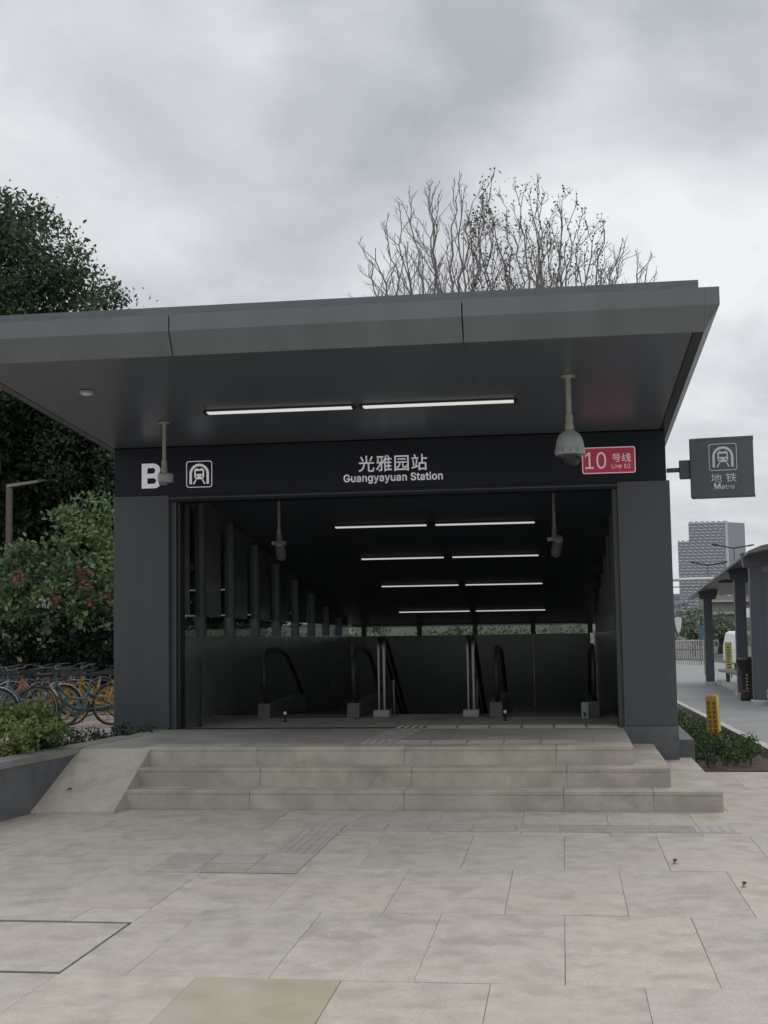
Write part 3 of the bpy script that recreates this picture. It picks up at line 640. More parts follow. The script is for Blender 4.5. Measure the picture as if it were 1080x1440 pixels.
# planter wall running along the left edge of the steps
def wallx(y_): return -3.78 - 0.158*(12.0 - y_)
pw = thing('planter_wall', 'dark granite planter wall with a pale coping along the left edge of the steps', 'wall', (-4.2, 9.9, 0))
def pwl(o): o.location = o.location - pw.location; return o
ysec = [6.6, 7.8, 9.0, 10.2, 11.4]
for a, b in zip(ysec, ysec[1:]):
    xa, xb = wallx(a), wallx(b); g = 0.002
    pwl(MB().hexa([(xa-.2, a+g, -.05), (xa, a+g, -.05), (xb, b-g, -.05), (xb-.2, b-g, -.05), (xa-.2, a+g, ZL-.05), (xa, a+g, ZL-.05), (xb, b-g, ZL-.05), (xb-.2, b-g, ZL-.05)]).build('wall_stone', M['dark_granite'], pw))
    pwl(MB().hexa([(xa-.215, a+g, ZL-.048), (xa+.008, a+g, ZL-.048), (xb+.008, b-g, ZL-.048), (xb-.215, b-g, ZL-.048),
                   (xa-.215, a+g, ZL+.004), (xa+.008, a+g, ZL+.004), (xb+.008, b-g, ZL+.004), (xb-.215, b-g, ZL+.004)]).build('coping_stone', M['kerb_cap'], pw))
pwl(MB().box(-9.0, wallx(11.4)-.22, 11.25, 11.4, -0.2, 0.40).build('rear_kerb', M['kerb_cap'], pw))
soilm = MB(); soilm.hexa([(-9.0, 6.6, -.1), (wallx(6.6)-.205, 6.6, -.1), (wallx(11.25)-.205, 11.25, -.1), (-9.0, 11.25, -.1), (-9.0, 6.6, .37), (wallx(6.6)-.205, 6.6, .37), (wallx(11.25)-.205, 11.25, .37), (-9.0, 11.25, .37)])
tag(soilm.build('planter_soil', M['soil']), kind='structure')
# soil wedge between planter and left pier
tag(MB().hexa([(-4.35, 11.402, -.1), (wallx(11.4)-.0, 11.402, -.1), (-3.80, 12.0, -.1), (-4.35, 12.0, -.1), (-4.35, 11.402, .41), (wallx(11.4)-.0, 11.402, .41), (-3.80, 12.0, .41), (-4.35, 12.0, .41)]).build('planter_soil', M['soil']), kind='structure')

# =================================================================== STATION ENTRANCE
en = thing('metro_entrance', 'dark grey metro entrance with a deep cantilevered canopy and a wide open doorway', 'station entrance', (-1.68, 12.03, 0))
def ew(o): o.location = o.location - en.location; return o
PL0, PL1, PR0, PR1 = -4.38, -3.82, 0.54, 1.025
HB, HT = 2.735, 3.205
def pier(x0, x1):
    p = ew(MB().box(x0, x1, FY, FY+0.55, 0.455, HB-0.004, 0.004).build('pier', M['panel'], en)); return p
pier(PL0, PL1); pier(PR0, PR1)
ew(MB().box(PL0+.01, PL1-.01, FY+.008, FY+.54, -0.05, 0.4535).build('pier_base', M['dark_granite'], en))
pb = MB().box(PR0-.012, PR1+.004, FY-.012, FY+.55, ZL+.002, 0.4535)
pb.box(0.534, PR1+.004, FY-.012, FY+.55, -.03, ZL+.002)
ew(pb.build('pier_base', M['dark_granite'], en))
# door jambs
ew(MB().box(PL1+.002, PL1+.055, FY+.06, FY+.30, ZL, HB-.05).build('jamb', M['panel'], en))
ew(MB().box(PL1+.057, PL1+.085, FY+.10, FY+.26, ZL, HB-.05).build('jamb', M['dark'], en))
ew(MB().box(PR0-.045, PR0-.002, FY+.06, FY+.30, ZL, HB-.05).build('jamb', M['panel'], en))
# header
ew(MB().box(PL0+.002, PR1-.028, FY+.004, FY+.30, HB, HT-.002).build('header_panel', M['header'], en))
ew(MB().box(PL1+.002, PR0-.002, FY+.010, FY+.28, 2.668, HB-.002).build('header_edge', M['header'], en))
ew(MB().box(PL1+.002, PR0-.002, FY+.002, FY+.009, 2.695, 2.707).build('header_edge', M['panel'], en))
# canopy: soffit, edge trims, folded fascia panels and the roof upstand behind them
SX0, SX1, SY0 = -4.46, 1.03, 8.90
def sz(y_): return 3.215 + 0.071*(FY - y_)
def slopebox(mb, x0, x1, y0, y1, t, off=0.0, bev=0):
    return mb.hexa([(x0, y0, sz(y0)+off), (x1, y0, sz(y0)+off), (x1, y1, sz(y1)+off), (x0, y1, sz(y1)+off), (x0, y0, sz(y0)+off+t), (x1, y0, sz(y0)+off+t), (x1, y1, sz(y1)+off+t), (x0, y1, sz(y1)+off+t)])
for a, b in ((SX0+.075, -2.793), (-2.793, -0.646), (-0.646, SX1-.075)):
    ew(slopebox(MB(), a+.0008, b-.0008, SY0+.012, FY+.0, 0.03).build('soffit_panel', M['soffit'], en))
for a, b in ((SX0, SX0+.070), (SX1-.070, SX1)):
    ew(slopebox(MB(), a, b, SY0+.012, FY+1.2, 0.03, -0.004).build('soffit_trim', M['dark'] if a > 0 else M['panel'], en))
def fascia(a, b):
    p = [(SY0, 3.430), (SY0-.10, 3.594), (SY0-.10, 3.718), (SY0-.02, 3.726), (SY0+.02, 3.718), (SY0+.02, 3.43)]
    return ew(MB().prism(p, 'x', a, b).build('fascia_panel', M['fascia'], en))
fascia(SX0, -2.7975); fascia(-2.7885, -0.6505); fascia(-0.6415, SX1)
# corner return and side fascias
def side(sgn, xe, name='side_fascia'):
    o = sgn*.10
    def ring(y_, yo, dz):
        return [(xe, y_, 3.43+dz), (xe+o, yo, 3.594+dz), (xe+o, yo, 3.718+dz), (xe-sgn*.02, y_, 3.718+dz)]
    y1 = 20.0; dz1 = sz(y1) - 3.43
    mb = MB(); A = [mb.bm.verts.new(p) for p in ring(SY0, SY0-.10, 0.0)]; Bv = [mb.bm.verts.new(p) for p in ring(y1, y1, dz1)]
    n = 4
    for i in range(n): mb.bm.faces.new((A[i], Bv[i], Bv[(i+1) % n], A[(i+1) % n]))
    mb.bm.faces.new(A); mb.bm.faces.new(Bv[::-1])
    # close the mitred corner
    q = [mb.bm.verts.new(p) for p in ((xe, SY0-.10, 3.594), (xe, SY0-.10, 3.718))]
    mb.bm.faces.new((A[0], q[0], A[1])); mb.bm.faces.new((q[0], q[1], A[2], A[1])); mb.bm.faces.new((q[1], A[3], A[2]))
    ew(mb.build(name, M['fascia'], en))
side(1, SX1+.001); side(-1, SX0-.001)
def up(y_): return 3.838 - 0.071*(y_ - 9.05)
mb = MB().hexa([(SX0+.02, 9.05, 3.70), (1.02, 9.05, 3.70), (1.02, 24.0, sz(24)+.30), (SX0+.02, 24.0, sz(24)+.30), (SX0+.02, 9.05, up(9.05)), (1.02, 9.05, up(9.05)), (1.02, 24.0, sz(24)+.42), (SX0+.02, 24.0, sz(24)+.42)])
ew(mb.build('roof', M['fascia'], en))
ew(MB().box(SX0+.04, 1.0, 8.90, 9.06, 3.60, 3.72).build('roof_gutter', M['dark'], en))
ew(MB().box(SX0-.02, 1.04, FY+.31, FY+1.0, 3.24, 3.45).build('roof_beam', M['dark'], en))

# ---- interior: sloping ceiling, side walls, back wall, stairwell
IY0, IY1 = 12.36, 23.4
IXL, IXR = -3.90, 0.56
def cz(y_): return 3.10 - 0.15*(y_ - 12.03)
mb = MB().hexa([(IXL-.3, IY0-.05, cz(IY0-.05)), (IXR+.3, IY0-.05, cz(IY0-.05)), (IXR+.3, IY1+.3, cz(IY1+.3)), (IXL-.3, IY1+.3, cz(IY1+.3)),
                (IXL-.3, IY0-.05, cz(IY0-.05)+.06), (IXR+.3, IY0-.05, cz(IY0-.05)+.06), (IXR+.3, IY1+.3, cz(IY1+.3)+.06), (IXL-.3, IY1+.3, cz(IY1+.3)+.06)])
ew(mb.build('interior_ceiling', M['interior_ceiling'], en))
def ptop(y_): return 1.335 - 0.0125*(y_ - 12.3)         # parapet top falls slightly along the well
def stop(y_): return ptop(y_) + 0.235 - 0.004*(y_-12.3)  # top of the window strip
def sidewall(xf, xb, sgn):
    """xf is the face towards the stairwell, xb the outer face."""
    x0, x1 = min(xf, xb), max(xf, xb)
    def wallpiece(name, y0, y1, zb0, zb1, zt0, zt1, mt, a=x0, b=x1):
        return ew(MB().hexa([(a, y0, zb0), (b, y0, zb0), (b, y1, zb1), (a, y1, zb1), (a, y0, zt0), (b, y0, zt0), (b, y1, zt1), (a, y1, zt1)]).build(name, mt, en))
    y = IY0; k = 0
    while y < IY1 - 0.02:
        y1 = min(y + 1.25, IY1)
        wallpiece('parapet_panel', y+.003, y1-.003, -.6, -.6, ptop(y), ptop(y1), M['interior'])
        ym = min(y + 0.72, IY1)
        xm = (x0+x1)/2
        wallpiece('glass_pane', y+.05, y1-.05, ptop(y+.05)+.004, ptop(y1-.05)+.004, stop(y)-.002, stop(y1)-.002, M['glass'], xm-.008, xm+.008)
        wallpiece('mullion', y-.03 if k else y, y+.03, ptop(y)+.002, ptop(y)+.002, cz(y)-.012, cz(y)-.012, M['mullion'])
        wallpiece('wall_panel', y+.06, ym-.01, stop(y), stop(ym), cz(y+.06)-.004, cz(ym)-.004, M['interior'], x0+.02, x1-.02)
        if y1 - ym > 0.1:
            wallpiece('glass_pane', ym, y1-.05, stop(ym), stop(y1-.05), cz(ym)-.006, cz(y1-.05)-.006, M['glass_dark'], xm-.010, xm+.006)
        y = y1; k += 1
sidewall(IXL, IXL-.12, 1); sidewall(IXR, IXR+.12, -1)
# back wall
bx = [IXL, -3.67, -2.63, -1.60, -0.54, 0.49, IXR]
for a, b in zip(bx, bx[1:]):
    if b - a < .1: continue
    ew(MB().box(a+.002, b-.002, IY1, IY1+.12, -.6, 1.195).build('parapet_panel', M['interior'], en))
    ew(MB().box(a+.05, b-.05, IY1+.05, IY1+.066, 1.197, 1.385).build('glass_pane', M['glass'], en))
for x_ in bx[1:-1]:
    ew(MB().box(x_-.045, x_+.045, IY1-.01, IY1+.11, 1.196, cz(IY1)+.03).build('mullion', M['dark'], en))
ew(MB().box(IXL, IXR, IY1-.02, IY1+.12, 1.375, 1.46).build('window_head', M['dark'], en))
# the stairwell below the landing
mb = MB()
mb.quad((IXL, 13.95, -.62), (IXL, 13.95, -6), (IXL, IY1, -6), (IXL, IY1, -.62)); mb.quad((IXR, 13.95, -.62), (IXR, IY1, -.62), (IXR, IY1, -6), (IXR, 13.95, -6))
mb.quad((IXL, IY1, -.62), (IXL, IY1, -6), (IXR, IY1, -6), (IXR, IY1, -.62)); mb.quad((IXL, 13.95, -6), (IXR, 13.95, -6), (IXR, IY1, -6), (IXL, IY1, -6))
mb.quad((IXL, 13.95, ZL-.03), (IXR, 13.95, ZL-.03), (IXR, 13.95, -6), (IXL, 13.95, -6))
ew(mb.build('stairwell_wall', M['interior'], en))
# side floor strips beside the doorway
ew(MB().box(IXL-.12, -4.02+.04, 12.37, 13.95, -.05, ZL-.02).build('floor_edge', M['landing'], en))
# inner flight of stairs going down between the escalators
for k in range(14):
    ew(MB().box(-1.86, -1.02, 13.953+.3*k, 14.26+.3*k, ZL-.17*(k+1)-.14, ZL-.17*(k+1), 0.004).build('stair_tread', M['landing'], en))
# floor grating / threshold bar at the doorway
ew(MB().box(PL1+.09, PR0-.05, 12.10, 12.16, ZL+.001, ZL+.008).build('threshold', M['dark'], en))
# narrow granite side plinth at the right
ew(MB().box(PR1+.006, 1.185, 12.22, 12.9, -.05, 0.315, 0.006).build('side_plinth', M['dark_granite'], en))
ew(MB().box(PR1+.006, 1.185, 12.902, 20.0, -.25, 0.315, 0.006).build('side_plinth', M['dark_granite'], en))
# outer walls of the entrance box behind the piers
ew(MB().hexa([(PR1-.05, FY+.552, -.3), (PR1+.002, FY+.552, -.3), (PR1+.002, 23.5, -.5), (PR1-.05, 23.5, -.5), (PR1-.05, FY+.552, 1.30), (PR1+.002, FY+.552, 1.30), (PR1+.002, 23.5, 1.15), (PR1-.05, 23.5, 1.15)]).build('outer_wall', M['panel'], en))
ew(MB().hexa([(PL0, FY+.552, -.3), (PL0+.05, FY+.552, -.3), (PL0+.05, 23.5, -.5), (PL0, 23.5, -.5), (PL0, FY+.552, 1.30), (PL0+.05, FY+.552, 1.30), (PL0+.05, 23.5, 1.15), (PL0, 23.5, 1.15)]).build('outer_wall', M['panel'], en))

# =================================================================== SIGNS ON THE ENTRANCE
s = thing('exit_letter', 'large white capital letter B on the dark header above the left pier', 'sign', (-3.992, FY, 2.927))
lettering('letter', 'B', 0.195, 0.245, 0, 0.002, 0, M['sign_white'], s, bold=0.0, depth=0.02)
s = thing('metro_emblem', 'white train in tunnel emblem in a square frame on the dark header', 'sign', (-3.507, FY, 2.930))
emblem(s, 0.262, (0, -0.004, 0), M['sign_white'])
s = thing('station_name', 'white Chinese and English station name in the middle of the dark header', 'sign', (-1.583, FY, 2.93))
text('chinese_lettering', '光雅园站', 0.668, 0.158, 0, 0.002, 0.048, M['sign_white'], s, bold=0.006, spacing=1.08)
lettering('english_lettering', 'Guangyayuan Station', 0.965, 0.098, 0, 0.002, -0.098, M['sign_white'], s, bold=0.017)
s = thing('line_sign', 'red metro line sign reading 10 with a white border, beside the domed camera', 'sign', (0.47, FY, 2.934))
flat('plate', [rrect(-.248, .248, -.125, .125, .022)], M['sign_red'], s, (0, -.008, 0), 0.022)
flat('border', [rrect(-.248, .248, -.125, .125, .022), rrect(-.239, .239, -.116, .116, .016)], M['sign_pink'], s, (0, -.021, 0), 0.003)
lettering('numeral', '10', 0.195, 0.158, -.122, -0.0195, 0.0, M['sign_pink'], s, bold=0.0, depth=0.003)
text('chinese_lettering', '号线', 0.178, 0.082, .118, -0.0195, 0.022, M['sign_pink'], s, bold=0.006, depth=0.003)
lettering('english_lettering', 'Line 10', 0.172, 0.042, .112, -0.0195, -0.058, M['sign_pink'], s, bold=0.004, depth=0.003)

# projecting light box at the right
s = thing('metro_sign_box', 'square dark grey Metro sign box projecting from the right side of the entrance', 'sign', (1.53, 12.20, 2.85))
s.rotation_euler = (0, 0, math.radians(-9))
MB().box(-.288, .288, -.075, .075, -.278, .278, 0.006).build('sign_case', M['sign_box'], s)
MB().box(-.292, -.236, -.079, .079, -.282, .282, 0.008).build('side_frame', M['sign_box'], s)
MB().box(-.235, .292, -.0785, .0785, .258, .282, 0.004).build('edge_frame', M['sign_box'], s)
MB().box(-.235, .292, -.0785, .0785, -.282, -.262, 0.004).build('edge_frame', M['sign_box'], s)
mb = MB().box(-.395, -.293, -.045, .045, -.09, .085, 0.006).box(-.515, -.394, -.02, .02, -.022, .018, 0.004)
mb.build('bracket', M['sign_box'], s)
emblem(s, 0.255, (0.012, -.079, .092), M['sign_dim'])
text('chinese_lettering', '地 铁', 0.235, 0.084, 0.012, -0.0755, -.105, M['sign_dim'], s, bold=0.004, depth=0.003)
lettering('english_lettering', 'Metro', 0.185, 0.058, 0.014, -0.0755, -.182, M['sign_dim'], s, bold=0.010, depth=0.003)

# =================================================================== LIGHTS
def tube_light(x0, x1, y, z, slope, label, group, w_=0.075, on=True):
    t = thing('tube_light', label, 'ceiling light', ((x0+x1)/2, y, z), 0, group)
    t.rotation_euler = (-math.atan(slope), 0, 0)
    h = (x1-x0)/2
    MB().box(-h-.03, h+.03, -.05, .05, -.012, -.001, 0.002).build('housing', M['dark'], t)
    MB().box(-h, h, -w_/2, w_/2, -.022, -.0125, 0.003).build('diffuser', M['tube'], t)
    for sx in (-1, 1): MB().box(sx*(h+.018)-.015, sx*(h+.018)+.015, -w_/2, w_/2, -.026, -.0125, 0.003).build('end_cap', M['dark'], t)
    return t
yl = 10.66
tube_light(-3.03, -1.75, yl, sz(yl), 0.071, 'long white tube light under the front canopy, nearer the letter B', 'tube lights under the canopy')
tube_light(-1.65, -0.36, yl, sz(yl), 0.071, 'long white tube light under the front canopy, nearer the domed camera', 'tube lights under the canopy')
rowname = ['highest', 'second highest', 'third highest', 'lowest']
for k, (y, a, b, c, d) in enumerate(((15.20, -2.72, -1.60, -1.49, -0.30), (17.17, -2.71, -1.58, -1.46, -0.30), (19.3, -2.74, -1.56, -1.45, -0.29), (21.83, -2.80, -1.58, -1.47, -0.29))):
    tube_light(a, b, y, cz(y), 0.15, 'left tube light of the %s row on the dark ceiling inside' % rowname[k], 'tube lights on the inner ceiling', 0.055)
    tube_light(c, d, y, cz(y), 0.15, 'right tube light of the %s row on the dark ceiling inside' % rowname[k], 'tube lights on the inner ceiling', 0.055)
p = at(122, 550, 9.82)
s = thing('round_downlight', 'small round pale downlight under the left end of the canopy', 'ceiling light', (p.x, 9.82, sz(9.82)))
MB().lathe([(.062, -.001), (.062, -.012), (.055, -.02), (.046, -.02)], n=24).build('rim', M['camera_shell'], s, True)
MB().lathe([(.045, -.0195), (.04, -.028), (.02, -.034)], n=20).build('diffuser', M['white'], s, True)

# =================================================================== CAMERAS AND HANGING DEVICES
def sag_pole(mb, x0, z0, z1, r=.021):
    mb.lathe([(.055, z0-.001), (.055, z0-.012), (r, z0-.018), (r, z0-.05)], (x0, 0, 0), 16)
    mb.tube([(x0, 0, z0-.04), (x0, 0, z1)], r, 12)
    mb.lathe([(r+.002, z1+.12), (r+.008, z1+.115), (r+.008, z1+.05), (r+.012, z1+.045), (r+.012, z1-.002), (r, z1-.004)], (x0, 0, 0), 14)
y = 9.96; p = at(799.5, 560, y); zt = sz(y)
s = thing('dome_camera', 'pale domed camera on a pole under the canopy, overlapping the red line sign', 'camera', (p.x, y, zt))
mb = MB(); sag_pole(mb, 0, 0, -.43); mb.build('pole', M['beige_pole'], s, True)
zd = -.43
MB().lathe([(.02, zd+.005), (.045, zd-.012), (.082, zd-.040), (.100, zd-.078), (.110, zd-.125), (.115, zd-.155), (.119, zd-.160), (.119, zd-.193), (.112, zd-.200), (.096, zd-.200)], n=32).build('housing', M['camera_shell'], s, True)
MB().lathe([(.088, zd-.195), (.088, zd-.212), (.086, zd-.230), (.076, zd-.256), (.058, zd-.278), (.033, zd-.292), (.008, zd-.296)], n=28).build('dome', M['smoked'], s, True)
mb = MB()
for k in range(3):
    a = -math.pi/2 + (k-1)*0.5; mb.lathe([(.006, 0), (.006, -.006)], (.1175*math.cos(a), .1175*math.sin(a), zd-.176), 8, 'y')
mb.build('screws', M['dark'], s)

y = 11.0; p = at(231, 620, y)
s = thing('hanging_sensor', 'small box sensor hanging on a pole in front of the letter B', 'sensor', (p.x, y, sz(y)))
mb = MB(); sag_pole(mb, 0, 0, -.47, .017); mb.build('pole', M['beige_pole'], s, True)
MB().lathe([(.05, -.468), (.068, -.474), (.071, -.482), (.071, -.535), (.064, -.55), (.04, -.553)], (0.012, 0, 0), 24).build('sensor_body', M['camera_shell'], s, True)
MB().box(-.045, .03, -.03, .03, -.575, -.552, .006).build('lens_block', M['dull_steel'], s)

def bullet_cam(name_label, u, v0, v1, Y):
    a = at(u, v0, Y); b = at(u, v1, Y)
    s = thing('bullet_camera', name_label, 'camera', (a.x, Y, cz(Y)))
    L = cz(Y) - b.z - .18
    mb = MB(); sag_pole(mb, 0, 0, -L, .017); mb.build('pole', M['dull_steel'], s, True)
    MB().box(-.075, .075, -.04, .04, -L-.045, -L-.002, .006).build('junction_box', M['dull_steel'], s)
    mb = MB(); mb.lathe([(.02, -.19), (.045, -.18), (.048, -.05), (.05, .10), (.042, .105), (.04, .09)], (0, 0, 0), 18, 'y')
    o = mb.build('camera_body', M['dull_steel'], s, True); o.location = (.02, -.02, -L-.115); o.rotation_euler = (math.radians(-28), 0, math.radians(8))
    MB().tube([(0, 0, -L-.04), (.01, 0, -L-.08)], .015, 8).build('arm', M['dark'], s)
bullet_cam('dim bullet camera on a pole inside the doorway at left, near the glazed side wall', 392, 700, 785, 13.0)
bullet_cam('bullet camera on a pole inside the doorway, right of the top tube lights', 778, 690, 780, 13.0)
p = at(852.5, 762, 12.75)
s = thing('wall_box', 'tiny grey switch box high on the right inner wall of the doorway', 'wall box', (IXR-.012, 12.75, p.z))
MB().box(-.035, .012, -.045, .045, -.04, .04, .005).build('box', M['camera_shell'], s)
MB().tube([(0, 0, -.04), (0, 0, -.75)], .008, 8).build('conduit', M['dull_steel'], s)

# =================================================================== ESCALATORS AND HANDRAILS
def escalator(x0, x1, y0, label):
    t = thing('escalator', label, 'escalator', ((x0+x1)/2, y0, ZL), 0, 'escalators in the doorway')
    hw = (x1-x0)/2
    run, ang = 5.5, math.radians(30)
    def path(off, zz):
        P = []
        for k in range(9):                                # rounded newel end
            a = math.pi*(-0.5 + k/8.0); P.append((off, 0.26 - 0.24*math.cos(a), zz/2 + .07 + (zz/2 - .07 + .0)*math.sin(a)))
        P += [(off, .75, zz), (off, 1.15, zz-.06), (off, 1.5, zz-.24), (off, 1.5 + run*math.cos(ang), zz-.24-run*math.sin(ang))]
        return P
    for sx in (-1, 1):
        x_ = sx*(hw-.04)
        MB().tube(path(x_, .72), .028, 10).build('handrail', M['black'], t, True)
        g = path(x_, .70)
        pts = [(q[1]+.02, q[2]) for q in g]
        poly = pts + [(1.5 + run*math.cos(ang), -.34-run*math.sin(ang)), (1.3, .10), (.2, .12)]
        MB().prism(poly, 'x', x_-.006, x_+.006).build('glass_panel', M['glass_balustrade'], t)
        MB().prism([(.05, .01), (.10, .16), (1.9, .16), (2.2+run*math.cos(ang), -.2-run*math.sin(ang)), (2.2+run*math.cos(ang), -.6-run*math.sin(ang)), (2.0, -.25)], 'x', x_-.08, x_+.05).build('skirt', M['mullion'], t)
    MB().box(-hw+.02, hw-.02, -.05, .62, .002, .010).build('comb_plate', M['dull_steel'], t)
    for k in range(14):
        mb = MB().box(-hw+.15, hw-.15, .63+.4*k, 1.025+.4*k, (-.02 if k < 3 else -.02-.2*(k-2))-.2, (-.01 if k < 3 else -.01-.2*(k-2)))
        mb.build('escalator_step', M['dark'], t)
    return t
escalator(-3.22, -2.17, 13.30, 'dark escalator left of the stair rails, behind the doorway')
escalator(-0.74, 0.34, 13.30, 'dark escalator right of the stair rails, behind the doorway')
def stair_rail(x_, y_, label):
    t = thing('stair_rail', label, 'handrail', (x_, y_, ZL), 0, 'stainless stair rails')
    MB().box(-.085, .085, -.09, .12, 0.001, .075, .006).build('plinth', M['landing'], t)
    for dx in (-.028, .03):
        P = [(dx, -.02, .075), (dx, -.02, .72), (dx, -.0, .80), (dx, .06, .845), (dx, .14, .84)]
        P += [(dx, .5, .68), (dx, 4.0, -1.3)]
        MB().tube(P, .019 if dx < 0 else .024, 10).build('rail_tube', M['steel'], t, True)
    for k in range(1, 4):
        MB().tube([(0, .05+.9*k, -.5*k), (0, .05+.9*k, .85-.5*k)], .018, 8).build('rail_post', M['steel'], t, True)
    return t
stair_rail(-1.945, 13.58, 'pair of stainless rail tubes on a stone plinth beside the left escalator')
stair_rail(-0.985, 13.58, 'pair of stainless rail tubes on a stone plinth beside the right escalator')
p = at(404, 1008, 13.0)
for (x_, lab) in ((-2.87, 'tiny dark stub post with a white tip on the landing at the left escalator'), (-0.60, 'tiny dark stub post with a white tip on the landing at the right escalator')):
    s = thing('stub_post', lab, 'post', (x_, 12.95, ZL), 0, 'stub posts at the escalators')
    MB().lathe([(.022, .001), (.022, .008), (.010, .012), (.010, .075)], n=12).build('stem', M['header'], s, True)
    MB().lathe([(.011, .075), (.017, .082), (.018, .095), (.012, .106)], n=12).build('tip', M['white'], s, True)
s = thing('outlet_box', 'small pale box with a dark slot standing at the foot of the right escalator', 'box', (0.20, 13.22, ZL))
MB().box(-.036, .036, -.03, .03, .001, .165, .004).build('case', M['camera_shell'], s)
MB().box(-.016, .008, -.034, -.0295, .02, .065).build('slot', M['dark'], s)
s = thing('gate_post', 'thin black upright post at the left inner edge of the doorway', 'post', (-3.63, 12.42, ZL))
MB().box(-.012, .012, -.02, .02, .001, .66, .003).build('post', M['black'], s)
MB().box(-.03, .03, -.035, .035, .0005, .012, .002).build('foot', M['dark'], s)

# =================================================================== LEFT SIDE: planting, bicycles, lamp
rg = np.random.default_rng(21)
def shrub(name, label, base, lobes, lm, size, per, ncl, crad, cat='shrub', group=None, stems=5, shell=0.3, flowers=None, aspect=.55):
    t = thing(name, label, cat, base, 0, group); B = Vector(base)
    rel = [(tuple(Vector(c)-B), r) for c, r in lobes]
    mb = MB()
    for c, r in rel:
        for k in range(max(1, stems//len(rel)+1)):
            q_ = Vector(c)+Vector(rg.normal(size=3))*.12*(r if not hasattr(r, '__len__') else r[0])
            limb(mb, (c[0]*.85+rg.normal()*.03, c[1]*.85+rg.normal()*.03, min(-.03, q_.z-.05)), q_, .014*max(.4, size*12), .005, rg, 5, .03, 3)
    tag(mb.build('stems', M['bark_dark'], t), kind='stuff')
    link_mesh('foliage', leaf_mesh('foliage', clump_points(rel, per, ncl, crad, rg, shell), size, rg, aspect=aspect), lm, t)
    for fc, fr, n, fm in (flowers or []):
        c = Vector(fc)-B
        pts = np.array(c) + np.random.default_rng(int(abs(fc[0])*100)).normal(size=(n, 3))*fr*.62
        tag(link_mesh('flower_cluster', leaf_mesh('flower_cluster', pts, size*.62, rg, aspect=.8), fm, t), kind='stuff')
    return t
# low bright shrub in the planter
pp = [at(10, 1020, 10.2), at(45, 1012, 10.3), at(62, 1030, 10.2), at(-40, 1015, 10.1), at(25, 1040, 9.9), at(-70, 1030, 9.7)]
shrub('planter_shrub', 'low bushy yellow green shrub in the planter at the left edge', (at(10, 1050, 10.2).x, 10.2, .37),
      [((q.x, q.y, max(q.z+.03, .50)), (.25, .25, .20)) for q in pp], M['leaf_lime'], .042, 44, 520, .055, shell=.1)
cov = []
for u, v, Y in ((80, 1044, 10.4), (110, 1040, 10.7), (140, 1036, 11.0), (170, 1032, 11.4), (200, 1030, 11.7), (225, 1028, 11.85), (95, 1046, 10.5), (60, 1052, 10.2), (30, 1060, 9.9), (0, 1066, 9.6), (130, 1034, 11.15)):
    q = at(u, v, Y); cov.append(((q.x-.16, q.y, .44), (.20, .22, .075)))
cp = clump_points(cov, 22, 620, .055, rg, 0.05)
tag(link_mesh('ground_cover', leaf_mesh('ground_cover', cp, .035, rg, up=1.2), M['leaf_cover']), kind='stuff')

